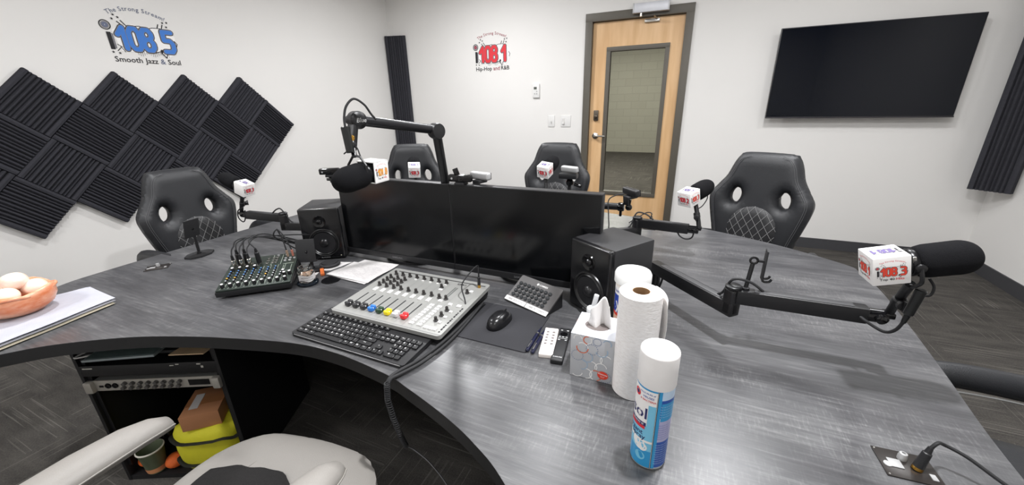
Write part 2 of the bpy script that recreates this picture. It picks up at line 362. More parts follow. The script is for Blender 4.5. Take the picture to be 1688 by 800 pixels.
# ------------------------------------------------------------------ the room
XB, YB = 2.31, 4.466
LA = .0764; X0 = -3.67
def LW(u, z, d=0):        # a point at u metres along the left wall line, height z, d metres off the wall
    y = u*cos(LA); return Vector((X0-math.tan(LA)*(YB-y)+d*cos(LA), y-d*sin(LA), z))
LF = Matrix(((sin(LA), 0, cos(LA), 0), (cos(LA), 0, -sin(LA), 0), (0, 1, 0, 0), (0, 0, 0, 1)))   # left wall frame: x along, y up, z off wall
def LFm(u, z, d=0): p = LW(u, z, d); m = LF.copy(); m.translation = p; return m
Y0 = -1.9
xl0 = X0-math.tan(LA)*(YB-Y0+.1)
MB().prism([(xl0-.1, Y0-.1), (XB+.1, Y0-.1), (XB+.1, YB), (X0-.1, YB)], -.06, 0).build('floor', carpetm, kind='structure')
MB().prism([(xl0-.1, Y0-.1), (XB+.1, Y0-.1), (XB+.1, YB+.12), (X0-.1, YB+.12)], CEIL, CEIL+.08).build('ceiling', ceilm, kind='structure')
MB().prism([(xl0, Y0-.1), (X0, YB), (X0-.12, YB), (xl0-.12, Y0-.1)], 0, CEIL).build('wall_left', wallm, kind='structure')
MB().bx(XB, XB+.12, Y0-.1, YB, 0, CEIL).build('wall_right', wallm, kind='structure')
MB().bx(xl0, XB, Y0-.1, Y0, 0, CEIL).build('wall_front', wallm, kind='structure')
DX0, DX1, DT = -1.06, -.135, 2.195
MB().bx(X0-.12, DX0, YB, YB+.12, 0, CEIL).bx(DX1, XB+.12, YB, YB+.12, 0, CEIL).bx(DX0, DX1, YB, YB+.12, DT, CEIL).build('wall_back', wallm, kind='structure')
MB().bx(X0+.0, DX0-.05, YB-.012, YB, 0, .1).bx(DX1+.05, XB, YB-.012, YB, 0, .1).build('baseboard_back', basem, kind='structure')
MB().bx(XB-.012, XB, Y0, YB-.012, 0, .1).build('baseboard_right', basem, kind='structure')
MB().prism([(xl0, Y0), (X0, YB-.012), (X0+.012, YB-.012), (xl0+.012, Y0)], 0, .1).build('baseboard_left', basem, kind='structure')
# lobby seen through the door glass
MB().bx(-9, 5, YB, 12.2, -.06, 0).build('floor', carpetm, kind='structure')
MB().bx(-9, 5, 12.0, 12.2, 0, 3.2).build('wall_lobby', blockm, kind='structure')
MB().bx(-9, 5, YB+.12, 12.2, 3.2, 3.3).build('ceiling', ceilm, kind='structure')
MB().bx(-9.1, -9, YB, 12.2, 0, 3.2).build('wall_lobby', blockm, kind='structure')
MB().bx(5, 5.1, YB, 12.2, 0, 3.2).build('wall_lobby', blockm, kind='structure')
MB().bx(-9, X0-.12, YB, YB+.12, 0, 3.2).bx(XB+.12, 5, YB, YB+.12, 0, 3.2).bx(X0-.12, XB+.12, YB, YB+.12, CEIL+.08, 3.2).build('wall_lobby', blockm, kind='structure')
# door frame and door
fm = MB()
for a in ((DX0-.05, DX0+.022, 0, DT+.055), (DX1-.022, DX1+.05, 0, DT+.055)): fm.bx(a[0], a[1], YB-.02, YB+.0, a[2], a[3], bev=.003)
fm.bx(DX0-.05, DX1+.05, YB-.021, YB, DT-.022, DT+.055, bev=.003)
fm.bx(DX0, DX0+.022, YB, YB+.12, 0, DT).bx(DX1-.022, DX1, YB, YB+.12, 0, DT).bx(DX0, DX1, YB, YB+.12, DT-.022, DT)
fm.build('trim_1', framem, kind='structure')
dl, dr, dt, dy0, dy1 = DX0+.024, DX1-.024, DT-.026, YB+.03, YB+.075
gx0, gx1, gz0, gz1 = -.875, -.285, .40, 1.922
dm = MB()
dm.bx(dl, gx0, dy0, dy1, .01, dt).bx(gx1, dr, dy0, dy1, .01, dt).bx(gx0, gx1, dy0, dy1, gz1, dt).bx(gx0, gx1, dy0, dy1, .01, gz0)
door = dm.build('door_1', woodm, kind='structure')
gm = MB(); w = .042
gm.bx(gx0-.012, gx0+w-.012, dy0-.012, dy1+.01, gz0-.012, gz1+.012, bev=.003).bx(gx1-w+.012, gx1+.012, dy0-.012, dy1+.01, gz0-.012, gz1+.012, bev=.003)
gm.bx(gx0-.012, gx1+.012, dy0-.0125, dy1+.01, gz1-w+.012, gz1+.012, bev=.003).bx(gx0-.012, gx1+.012, dy0-.0125, dy1+.01, gz0-.012, gz0+w-.012, bev=.003)
gm.build('glazing_frame', framem, door)
MB().bx(gx0, gx1, YB+.05, YB+.056, gz0, gz1).build('glass_pane', M('door_glass', (236, 238, 234), .0, trans=1, ior=1.12, var=0), door)
lk = MB(); lk.box((-.965, dy0-.012, 1.262), (.052, .024, .11), bev=.008); lk.lathe([(.018, 0), (.018, .012), (.012, .016)], (-.965, dy0-.024, 1.25), (0, -1, 0), 20)
lk.box((-.965, dy0-.045, 1.25), (.008, .02, .03), bev=.003); lk.build('deadbolt_lock', M('aged_bronze', (98, 90, 80), .4, .8), door)
hd = MB(); hd.lathe([(.034, 0), (.033, .008), (.02, .014), (.012, .018), (.012, .05)], (-.965, dy0, 1.045), (0, -1, 0), 24)
hd.tube([(-.965, dy0-.05, 1.045), (-.93, dy0-.056, 1.047), (-.88, dy0-.056, 1.045), (-.85, dy0-.05, 1.043)], .0095, 10); hd.build('door_handle', steelm, door)
# closer
cl = thing('door_closer', 'silver surface-mounted door closer above the wooden door', 'door closer', (-.47, YB-.02, DT))
MB().bx(-.632, -.312, YB-.085, YB-.022, 2.2, 2.282, bev=.006).build('closer_body', M('silver_painted_metal', (196, 197, 202), .4, .3), cl)
MB().bx(-.638, -.628, YB-.09, YB-.022, 2.198, 2.285, bev=.003).build('end_cap', silverp, cl); MB().bx(-.318, -.306, YB-.09, YB-.022, 2.198, 2.285, bev=.003).build('end_cap', silverp, cl)
ar = MB(); ar.lathe([(.016, 0), (.016, .03), (.008, .035)], (-.56, YB-.055, 2.2), (0, 0, -1), 16); ar.tube([(-.56, YB-.055, 2.175), (-.47, YB-.09, 2.165), (-.44, YB-.085, 2.168)], .008, 6, smooth=False)
ar.tube([(-.44, YB-.085, 2.168), (-.41, YB+.02, 2.145)], .008, 6); ar.box((-.46, YB+.015, 2.14), (.14, .03, .03), bev=.005); ar.build('closer_arm', steelm, cl)

# ------------------------------------------------------------------ desk
def spl(P, n=8):
    Q = []
    for i in range(len(P)-1):
        a = P[i-1] if i else (2*P[0][0]-P[1][0], 2*P[0][1]-P[1][1]); b = P[i]; c = P[i+1]; d = P[i+2] if i+2 < len(P) else (2*P[-1][0]-P[-2][0], 2*P[-1][1]-P[-2][1])
        for k in range(n):
            t = k/n; Q.append(tuple(.5*((2*b[j])+(c[j]-a[j])*t+(2*a[j]-5*b[j]+4*c[j]-d[j])*t*t+(3*b[j]-a[j]-3*c[j]+d[j])*t**3) for j in (0, 1)))
    Q.append(P[-1]); return Q
ZD = .735
far = spl([(-2.335, 1.74), (-2.1, 1.96), (-1.7, 2.22), (-1.25, 2.42), (-.84, 2.485), (-.444, 2.431), (.078, 2.287), (.42, 2.125), (.66, 1.935), (.69, 1.86)])
right = spl([(.69, 1.86), (.70, 1.7), (.687, 1.465), (.662, 1.18), (.636, .93), (.62, .6), (.58, .25), (.5, .03)])
inner = spl([(.18, -.02), (.1, .12), (-.05, .31), (-.236, .47), (-.338, .531), (-.44, .573), (-.569, .613), (-.66, .636), (-.852, .655), (-1.02, .643), (-1.245, .583), (-1.4, .53), (-1.55, .463), (-1.707, .358), (-1.789, .272), (-1.84, .2)])
left = spl([(-1.93, .17), (-2.02, .22), (-2.138, .355), (-2.23, .46), (-2.305, .573), (-2.325, .7), (-2.335, 1.0), (-2.338, 1.4), (-2.335, 1.72)])
outline = (far+right[1:]+inner+left)[::-1]
desk = thing('broadcast_desk', 'large horseshoe-shaped studio desk with grey wood-grain top and black edge', 'desk', (-.83, 1.3, 0))
MB().prism(outline, ZD-.0015, ZD).build('laminate_top', deskm, desk)
MB().prism(outline, ZD-.042, ZD-.0015).build('edge_band', edgem, desk)
for k, (x0, x1, y0, y1) in enumerate(((-1.9, .3, 1.62, 1.66), (.44, .47, .35, 1.6), (-2.13, -2.1, .75, 1.6))):
    MB().bx(x0, x1, y0, y1, 0, ZD-.042).build('leg_panel', edgem, desk)

# ------------------------------------------------------------------ acoustic foam
def foam_mesh(w, h, ridges, depth=.05, base=.018, name='foam'):
    vs = []; fs = []; n = ridges
    prof = []
    x = -w/2; ws = [1.5 if i in (0, n-1) else (1.0, .8, 1.15)[i % 3] for i in range(n)]; tot = sum(ws)
    for i in range(n):
        p = w*ws[i]/tot; k = depth*(1, .86, .93)[i % 3]; e = .10 if i in (0, n-1) else .3
        prof += [(x, base+.010), (x+p*e, k-.004), (x+p*.5, k), (x+p*(1-e), k-.004)]; x += p
    prof.append((w/2, base)); m = len(prof)
    for y in (-h/2, h/2): vs += [(p[0], y, p[1]) for p in prof]+[(p[0], y, 0) for p in prof]
    for i in range(m-1):
        fs.append([i, i+1, 2*m+i+1, 2*m+i]); fs.append([m+i+1, m+i, 3*m+i, 3*m+i+1]); fs.append([m+i, m+i+1, i+1, i]); fs.append([2*m+i, 2*m+i+1, 3*m+i+1, 3*m+i])
    fs += [[m, 0, 2*m, 3*m], [m-1, 2*m-1, 4*m-1, 3*m-1]]
    me = bpy.data.meshes.new(name); me.from_pydata(vs, [], fs); me.materials.append(foamm); me.update()
    return me
fme = foam_mesh(.3035, .3035, 13)
rows = {1: [0, 2, 4, 6], 2: [-3, -1, 1, 3, 5, 7], 3: [-2, 0, 2, 4, 6], 4: [-3, -1, 1, 3, 5]}
rn = {1: 'top', 2: 'second', 3: 'third', 4: 'bottom'}
on = {0: 'first', 1: 'second', 2: 'third', 3: 'fourth', 4: 'fifth', 5: 'sixth'}
for v, us in rows.items():
    for k, u in enumerate(us):
        o = bpy.data.objects.new('acoustic_foam_tile', fme); C.objects.link(o)
        m = LFm(1.2065+u*.2155, 1.6861-v*.2155, .001)
        o.matrix_world = m @ RZ(radians(-45 if v % 2 else 45))
        tag(o, 'ridged foam diamond tile on the left wall, %s from left in the %s row' % (on[k], rn[v]), 'acoustic panel', 'foam tiles on the left wall')
def strip_panels(p0, p1, z0, hgt, n, lab, grp, words):
    c = (Vector(p0)+Vector(p1))/2; x = Vector((p1[0]-p0[0], p1[1]-p0[1], 0)).normalized(); w = (Vector(p1)-Vector(p0)).length
    me = foam_mesh(w, hgt-.0005, 8)
    nrm = x.cross(Vector((0, 0, 1)))
    for k in range(n):
        o = bpy.data.objects.new('acoustic_foam_strip', me); C.objects.link(o)
        z = z0+hgt*(k+.5); pos = Vector((c.x, c.y, z))-nrm*.05
        o.matrix_world = Matrix(((x.x, 0, nrm.x, pos.x), (x.y, 0, nrm.y, pos.y), (0, 1, 0, pos.z), (0, 0, 0, 1)))
        tag(o, lab % words[k], 'acoustic panel', grp)
strip_panels((-3.655, 4.355, 0), (-3.40, 4.435, 0), 2.24-.63*3, .63, 3, 'dark ridged foam panel in the back left corner, %s of its stack', 'foam column in the left corner', ['lowest', 'middle', 'topmost'])
strip_panels((2.085, 4.285, 0), (2.252, 4.115, 0), .68, .31, 5, 'charcoal ridged foam panel in the back right corner, %s', 'foam column in the right corner', ['lowest one beside the television', 'second from the bottom', 'middle one of the column', 'second from the top', 'topmost one'])

# ------------------------------------------------------------------ wall logos
def wall_logo(name, label, mw, w, last, tags, mats, fill=3, arcm=1, **k):
    r = thing(name, label, 'wall decal', mw=mw)
    X = mw @ Matrix.Scale(w, 4)
    o = logo_mb(X, last, tags, fill, arcm, H=.0012, **k).build('printed_artwork', mats, r); return r
wall_logo('wall_decal', 'blue Smooth Jazz station logo on the left wall above the foam', LFm(1.888, 1.918, .0015), .45, '5', [('Smooth', 1), ('Jazz', 1), ('&', 4), ('Soul', 1)], [whitei, ink, greyi, bluei, slatei], 3, 4)
wall_logo('wall_decal', 'red Hip-Hop station logo on the back wall left of the door', fr((-2.205, YB-.0015, 1.953), (1, 0, 0)) @ RX(pi/2), .48, '1', [('Hip-Hop', 1), ('and', 4), ('R&B', 1)], [whitei, ink, greyi, redi, plumi], 3, 4)
wall_logo('wall_decal', 'red station logo on the left wall cut off by the left edge of the photo', LFm(.962, 1.93, .0015), .44, '3', [('Top 40', 1), ('Hits', 4)], [whitei, ink, greyi, redo, redi], 3, 4)

# ------------------------------------------------------------------ television, thermostat, switches
tv = thing('television', 'large flat black wall-mounted television on the back wall right of the door', 'television', (1.26, 4.39, 1.228))
MB().bx(.621, 1.899, 4.362, 4.392, 1.228, 1.961, bev=.004).build('housing', blackp, tv)
MB().bx(.627, 1.893, 4.3605, 4.363, 1.24, 1.955).build('screen', tvm, tv)
MB().bx(.62, 1.90, 4.358, 4.364, 1.226, 1.236, bev=.001).build('bottom_bezel', M('dark_grey_metal', (60, 58, 62), .35, .6), tv)
MB().bx(1.0, 1.52, 4.392, YB-.0005, 1.45, 1.75).build('wall_bracket', blackm, tv)
th = thing('thermostat', 'small white wall thermostat with a grey display, left of the wooden door', 'thermostat', (-1.655, YB, 1.46))
MB().bx(-1.697, -1.615, YB-.022, YB, 1.462, 1.612, bev=.006).build('housing', whitep, th)
MB().bx(-1.68, -1.645, YB-.024, YB-.02, 1.552, 1.578).build('display', M('lcd_grey', (86, 90, 84), .3), th)
MB().bx(-1.675, -1.665, YB-.025, YB-.02, 1.5, 1.512).bx(-1.65, -1.64, YB-.025, YB-.02, 1.5, 1.512).bx(-1.65, -1.64, YB-.025, YB-.02, 1.525, 1.537).build('buttons', silverp, th)
for (x, wd, lab) in ((-1.472, .078, 'white single toggle switch plate, left of the pair beside the door'), (-1.302, .115, 'wider white switch plate with a slide dimmer, nearest the door frame')):
    sw = thing('light_switch', lab, 'light switch', (x, YB, 1.14), group='switches by the door')
    MB().bx(x-wd/2, x+wd/2, YB-.007, YB, 1.142, 1.268, bev=.003).build('face_plate', whitep, sw)
    if wd < .1: MB().box((x, YB-.014, 1.2), (.009, .02, .02), bev=.002, xf=None).build('toggle', whitep, sw)
    else:
        MB().bx(x-.04, x-.012, YB-.01, YB-.005, 1.165, 1.235, bev=.002).build('slider_slot', M('pale_grey_plastic', (205, 203, 200), .5), sw)
        MB().bx(x-.036, x-.016, YB-.02, YB-.008, 1.17, 1.195, bev=.002).build('slider_knob', whitep, sw)

# ------------------------------------------------------------------ cushions: padded shape from an outline (x, z plane, padding along y)
def cushion(mb, outl, holes=(), t0=.012, t1=.045, R=.05, step=.02, fn=None, front_only=False, mi=0, xf=None):
    b = bmesh.new(); ed = []; loops = [outl]+list(holes)
    for lp in loops:
        vs = [b.verts.new((p[0], p[1], 0)) for p in lp]; ed += [b.edges.new((vs[i], vs[(i+1) % len(vs)])) for i in range(len(vs))]
    bmesh.ops.triangle_fill(b, use_beauty=True, edges=ed)
    xs = [p[0] for p in outl]; ys = [p[1] for p in outl]
    for ax, lo, hi in ((0, min(xs), max(xs)), (1, min(ys), max(ys))):
        n = int((hi-lo)/step)
        for i in range(1, n+1):
            co = [0, 0, 0]; no = [0, 0, 0]; co[ax] = lo+(hi-lo)*i/(n+1); no[ax] = 1
            bmesh.ops.bisect_plane(b, geom=b.verts[:]+b.edges[:]+b.faces[:], plane_co=co, plane_no=no, dist=1e-5)
    bmesh.ops.remove_doubles(b, verts=b.verts[:], dist=step*.22)
    b.verts.index_update(); V = [v.co.copy() for v in b.verts]; F = []
    for f in b.faces:
        q = [v.index for v in f.verts]; a, c, d = V[q[0]], V[q[1]], V[q[2]]
        if f.normal.z < 0 or (f.normal.z == 0 and (c-a).cross(d-a).z < 0): q = q[::-1]
        F.append(q)
    bd = [(e.verts[0].index, e.verts[1].index) for e in b.edges if len(e.link_faces) == 1]; b.free()
    segs = []
    for lp in loops:
        for i in range(len(lp)): segs.append((lp[i], lp[(i+1) % len(lp)]))
    def dist(p):
        m = 9
        for a, c in segs:
            dx, dy = c[0]-a[0], c[1]-a[1]; l = dx*dx+dy*dy; t = max(0, min(1, ((p.x-a[0])*dx+(p.y-a[1])*dy)/l)) if l else 0
            d = (p.x-a[0]-t*dx)**2+(p.y-a[1]-t*dy)**2
            if d < m: m = d
        return sqrt(m)
    th = []
    for p in V:
        d = min(dist(p)/R, 1); th.append(t0+(t1-t0)*max(0, 1-(1-d)**2)**.7)
    fn = fn or (lambda x, z: 0)
    fr_ = [Vector((p.x, fn(p.x, p.y)+th[i], p.y)) for i, p in enumerate(V)]; bk = [Vector((p.x, fn(p.x, p.y)-(th[i] if not front_only else 0), p.y)) for i, p in enumerate(V)]
    n = len(V); FF = [f[::-1] for f in F]+[[i+n for i in f] for f in F]
    dirs = {}
    for f in F:
        for i in range(len(f)): dirs[(f[i], f[(i+1) % len(f)])] = 1
    for a, c in bd:
        if (a, c) in dirs: FF.append([a, c, c+n, a+n])
        else: FF.append([c, a, a+n, c+n])
    mb.raw(fr_+bk, FF, mi, True, xf); return mb
def smooth_loop(P, n=5):
    Q = []; m = len(P)
    for i in range(m):
        a, b, c, d = P[i-1], P[i], P[(i+1) % m], P[(i+2) % m]
        for k in range(n):
            t = k/n; Q.append(tuple(.5*((2*b[j])+(c[j]-a[j])*t+(2*a[j]-5*b[j]+4*c[j]-d[j])*t*t+(3*b[j]-a[j]-3*c[j]+d[j])*t**3) for j in (0, 1)))
    return Q
def ell(cx, cy, a, b, n=24, rot=0): return [(cx+a*cos(t)*cos(rot)-b*sin(t)*sin(rot), cy+a*cos(t)*sin(rot)+b*sin(t)*cos(rot)) for t in [2*pi*i/n for i in range(n)]]
# black racing style office chair, sitter looks along local +y
def racing_chair(label):
    r = thing('gaming_chair', label, 'chair', group='black racing style chairs around the desk')
    L = dict(local=True)
    half = [(.10, 1.135), (.135, 1.118), (.158, 1.075), (.18, 1.01), (.215, .955), (.245, .905), (.243, .85), (.225, .77), (.205, .69), (.193, .60), (.185, .52), (.14, .475), (.06, .465)]
    pts = half+[(-x, z) for x, z in half[::-1]]
    pts = smooth_loop(pts, 4)
    def bend(x, z): return -.255-(z-.5)*.12+.9*max(0, abs(x)-.08)**2*1.0
    holes = [ell(sx*.118, .903, .026, .043, 18, sx*.14) for sx in (1, -1)]
    mb = MB(); cushion(mb, pts, holes, .016, .05, .055, .018, bend); mb.build('backrest', leather, r, **L)
    # lumbar patch with diamond quilting
    lp = [p for p in ell(0, .735, .124, .13, 36)]; lb = MB()
    cushion(lb, lp, (), .0, .018, .05, .02, lambda x, z: bend(x, z)+.046, True); pad = lb.build('lumbar_pad', leather2, r, **L)
    q = MB()
    for s in (1, -1):
        for k in range(-6, 7):
            seg = []
            for i in range(49):
                t = -.2+.4*i/48; x = t*.62+k*.043; z = .735+s*t*.9
                dd = hypot(x/.124, (z-.735)/.13)
                if dd < .985:
                    e = min((1-dd)*.11/.05, 1); seg.append((x, bend(x, z)+.046+.018*sqrt(max(0, 1-(1-e)**2))+.0006, z))
            if len(seg) > 2: q.tube(seg, .0013, 4, smooth=False)
    q.build('quilting', thread, pad, **L)
    # double seam along both sides, and the panel seam low on the back
    q = MB()
    for ins in (.022, .03):
        for sx in (1, -1):
            pp = []
            for (x, z) in smooth_loop(half, 1)[:]:
                if z > .55: xx = sx*max(0, x-ins); pp.append((xx, bend(xx, z)+.016+.034*sqrt(1-(1-min(1, ins/.055))**2)+.001, z-(.012 if z > 1.11 else 0)))
            q.tube(pp, .0011, 4, sub=4)
    q.build('seam', M('dark_grey_thread', (84, 84, 86), .8), r, **L)
    seat = smooth_loop([(.17, -.23), (.23, -.1), (.25, .1), (.235, .23), (.15, .28), (-.15, .28), (-.235, .23), (-.25, .1), (-.23, -.1), (-.17, -.23)], 3)
    mb = MB(); cushion(mb, seat, (), .02, .05, .06, .04, None, xf=T(0, 0, .47) @ RX(pi/2) @ Matrix.Scale(-1, 4, (0, 0, 1)))
    mb.build('seat', leather, r, **L, shade=True)
    for sx in (1, -1):
        a = MB()
        P = [(sx*.265, -.2, .52), (sx*.29, -.225, .62), (sx*.3, -.17, .685), (sx*.3, 0, .70), (sx*.3, .15, .695), (sx*.295, .23, .665), (sx*.285, .25, .60), (sx*.27, .2, .50)]
        a.tube(P, .037, 12, sub=6, flat=.8); a.build('armrest', leather, r, **L)
        a = MB(); a.tube([(sx*.27, -.15, .655), (sx*.27, 0, .669), (sx*.27, .18, .66)], .003, 5); a.build('armrest_piping', M('grey_piping', (120, 120, 118), .5), r, **L)
        a = MB(); a.box((sx*.24, .0, .435), (.14, .05, .02)); a.build('armrest_bracket', blackm, r, **L)
    MB().box((0, -.27, .46), (.09, .02, .24), bev=.005).box((0, -.13, .40), (.2, .32, .035), bev=.01).build('tilt_mechanism', blackm, r, **L)
    MB().cyl((0, 0, .1), (0, 0, .25), .035).cyl((0, 0, .24), (0, 0, .42), .018).build('gas_column', blackm, r, **L)
    for k in range(5):
        th = 2*pi*k/5+.3; e = (cos(th)*.3, sin(th)*.3)
        MB().tube([(0, 0, .12), (e[0]*.5, e[1]*.5, .105), (e[0], e[1], .075)], lambda t: .028-.012*t, 8, sub=4).build('base_leg', blackp, r, **L)
        MB().cyl((e[0]-.012*sin(th)*2, e[1]+.012*cos(th)*2, .028), (e[0]+.012*sin(th)*2, e[1]-.012*cos(th)*2, .028), .028, n=16, bev=.004).cyl((e[0], e[1], .03), (e[0], e[1], .085), .008, n=8).build('caster', blackg, r, **L)
    return r
ch0 = racing_chair('black racing-style chair against the left wall side of the desk, behind the phone stand')
def place(o, x, y, face, label=None, back_dz=0, arm_dz=0):
    o.matrix_world = T(x, y, 0) @ RZ(face)
    for ch in [q for q in C.objects if q.parent == o]:
        n_ = ch.name.split('.')[0]
        if n_ in ('backrest', 'seam', 'lumbar_pad'): ch.location.z = back_dz
        if n_ in ('armrest', 'armrest_piping'): ch.location.z = arm_dz
    if label: o['label'] = label
def facing(dx, dy): return atan2(dy, dx)-pi/2
specs = [(-2.66, 1.255, (1, -.02), None), (-1.945, 2.47, (.42, -.9), 'black racing-style chair at the back left of desk, partly behind the boom arm'),
         (-.865, 2.78, (.03, -1), 'black racing-style chair at the back of desk, left of the wooden door'), (.392, 2.42, (-.42, -.91), 'black racing-style chair at the back right of the desk, below the television'),
         (1.175, 1.035, (-1, .04), 'black chair at right edge of photo showing only its curved armrest beside the desk')]
for i, (bx_, by_, d, lab) in enumerate(specs):
    o = ch0 if i == 0 else duptree(ch0)
    dv = Vector(d).normalized(); back = .30     # where the backrest's shoulders stand behind the seat centre
    place(o, bx_+dv.x*back, by_+dv.y*back, facing(*d), lab, (-.045, -.01, -.01, -.008, 0)[i], (0, -.03, -.03, -.03, -.062)[i])

# ------------------------------------------------------------------ grey armchair of the host
gc = thing('office_chair', 'light grey leather office chair in front of the desk with dark cloth on its seat', 'chair', (-.87, .2, 0), radians(8))
GL_ = dict(local=True)
so = smooth_loop([(.2, -.24), (.265, -.1), (.285, .1), (.27, .26), (.19, .36), (.07, .385), (-.07, .385), (-.19, .36), (-.27, .26), (-.285, .1), (-.265, -.1), (-.2, -.24)], 4)
mb = MB(); cushion(mb, so, (), .04, .06, .085, .021, None, xf=T(.015, 0, .415) @ RX(pi/2) @ Matrix.Scale(-1, 4, (0, 0, 1))); gseat = mb.build('seat', greyl, gc, **GL_)
sm_ = MB(); sm_.tube([(-.09, .29, .473), (-.115, .18, .4755), (-.13, .1, .4755), (-.145, -.15, .4755)], .0016, 5); sm_.tube([(.185, .26, .473), (.17, .18, .4755), (.165, .1, .4755), (.165, -.15, .4755)], .0016, 5); sm_.build('seam', M('grey_seam', (110, 106, 100), .8), gseat, **GL_)
bo = smooth_loop([(.2, .52), (.26, .62), (.27, .85), (.24, 1.0), (.12, 1.06), (-.12, 1.06), (-.24, 1.0), (-.27, .85), (-.26, .62), (-.2, .52)], 4)
mb = MB(); cushion(mb, bo, (), .02, .05, .08, .04, lambda x, z: -.26-(z-.5)*.2); mb.build('backrest', greyl, gc, **GL_)
for sx in (1, -1):
    x = sx*.262
    # padded arm pad: rounded, tapering to the front
    pr = [(-.32, .03, .70), (-.24, .045, .70), (-.1, .052, .697), (.03, .052, .69), (.12, .046, .68), (.17, .036, .668), (.20, .02, .655)]
    vs = []; n = 16
    for (y, r_, z) in pr:
        z -= .02
        for k in range(n):
            t = 2*pi*k/n; vs.append((x+r_*cos(t), y, z+.030*(r_/.052)**.5*sin(t)-.0))
    fs = [[i*n+k, i*n+(k+1) % n, (i+1)*n+(k+1) % n, (i+1)*n+k] for i in range(len(pr)-1) for k in range(n)]+[list(range(n))[::-1], [(len(pr)-1)*n+k for k in range(n)]]
    mb = MB(); mb.raw(vs, [f[::-1] for f in fs], 0, True); ap = mb.build('armrest_pad', greyl, gc, **GL_, shade=True)
    mb = MB()
    for sy_ in (1, -1): mb.tube([(x+sy_*(r_+.001), y, z-.02) for (y, r_, z) in pr], .002, 5, sub=3)
    mb.build('piping', M('grey_piping_light', (140, 136, 130), .5), ap, **GL_)
    mb = MB(); mb.tube([(x, -.28, .67), (x, -.18, .668), (x, -.09, .65), (x, -.06, .62), (x, -.06, .56), (x, -.06, .45), (x*.96, -.06, .40), (x*.6, -.06, .39)], .02, 8, flat=.8); mb.build('armrest_bracket', blackg, gc, **GL_)
    MB().prism([(-.26, .64), (-.06, .63), (-.06, .44), (-.2, .44)], x-.008, x+.008, xf=Matrix(((0, 0, 1, 0), (1, 0, 0, 0), (0, 1, 0, 0), (0, 0, 0, 1)))).build('side_panel', M('dark_side_panel', (34, 34, 37), .6), gc, **GL_)
MB().cyl((0, 0, .1), (0, 0, .4), .03).box((0, 0, .395), (.26, .3, .03), bev=.01).build('gas_column', blackm, gc, **GL_)
for k in range(5):
    th_ = 2*pi*k/5+.5; e = (cos(th_)*.3, sin(th_)*.3)
    MB().tube([(0, 0, .12), (e[0]*.5, e[1]*.5, .1), (e[0], e[1], .07)], .02, 8, sub=3).build('base_leg', blackm, gc, **GL_)
    MB().cyl((e[0]-.02, e[1], .028), (e[0]+.02, e[1], .028), .028, n=14).cyl((e[0], e[1], .03), (e[0], e[1], .08), .008, n=8).build('caster', blackg, gc, **GL_)
# dark cloth lying over the seat
cvs = []; nx, ny = 26, 22
cm_ = T(-.87, .2, 0) @ RZ(radians(8))
for j in range(ny+1):
    for i in range(nx+1):
        a = i/nx*2-1; b_ = j/ny
        x = .008+a*.212*(1-.1*b_**3)+.008*sin(9*b_+2); y = -.2+.45*b_-.07*(a+.22)**2*b_+.005*sin(7*a+1)*b_+.002*sin(17*a)*b_
        z = .477+.003+.0035*(sin(22*x+9*y)+sin(31*y-14*x))*.6+.002
        cvs.append((x, y, z))
n1 = len(cvs); cvs += [(p[0], p[1], p[2]-.0035) for p in cvs]
cf = []
for j in range(ny):
    for i in range(nx):
        q = j*(nx+1)+i; cf.append([q, q+1, q+nx+2, q+nx+1]); cf.append([q+n1, q+nx+1+n1, q+nx+2+n1, q+1+n1])
rim = [i for i in range(nx+1)]+[j*(nx+1)+nx for j in range(1, ny+1)]+[ny*(nx+1)+i for i in range(nx-1, -1, -1)]+[j*(nx+1) for j in range(ny-1, 0, -1)]
cf += [[rim[i], rim[i]+n1, rim[(i+1) % len(rim)]+n1, rim[(i+1) % len(rim)]] for i in range(len(rim))]
solo(MB(cm_).raw(cvs, cf, 0, True), 'seat_cloth', clothm, 'dark charcoal cloth spread on the seat of the grey chair', 'cloth')

# ------------------------------------------------------------------ monitors
def monitor(x0, x1, lab, x_l=0):
    r = thing('computer_monitor', lab, 'monitor', ((x0+x1)/2, 1.36, ZD), group='pair of desk monitors')
    MB().bx(x0, x1, 1.252, 1.29, .762, 1.116, bev=.003).build('housing', blackp, r)
    MB().bx(x0+.004, x1-.004, 1.2505, 1.2525, .786, 1.112).build('screen', screenm, r)
    b = MB(); b.bx(x0, x1, 1.246, 1.252, .761, .786, bev=.002).build('bottom_bezel', blackp, r)
    t = MB(fr(((x0+x1)/2, 1.2455, .773), (1, 0, 0)) @ RX(pi/2)); text(t, 'SAMSUNG', .012, 0, -.004, .0004, 0, .006); t.build('brand_lettering', M('dim_grey_print', (118, 118, 120), .5), r)
    c = (x0+x1)/2
    MB().box((c, 1.33, .86), (.06, .03, .24), bev=.01).box((c, 1.305, .93), (.12, .04, .12), bev=.01).build('neck', blackp, r)
    MB().prism(ell(c, 1.345, .13, .085, 32), ZD, ZD+.012).build('base', blackp, r)
    return r
monitor(-1.409, -.8215, 'left of the two wide black monitors, behind the silver mixing console')
monitor(-.8205, -.233, 'right of the two wide black monitors, behind the keypad and right speaker')
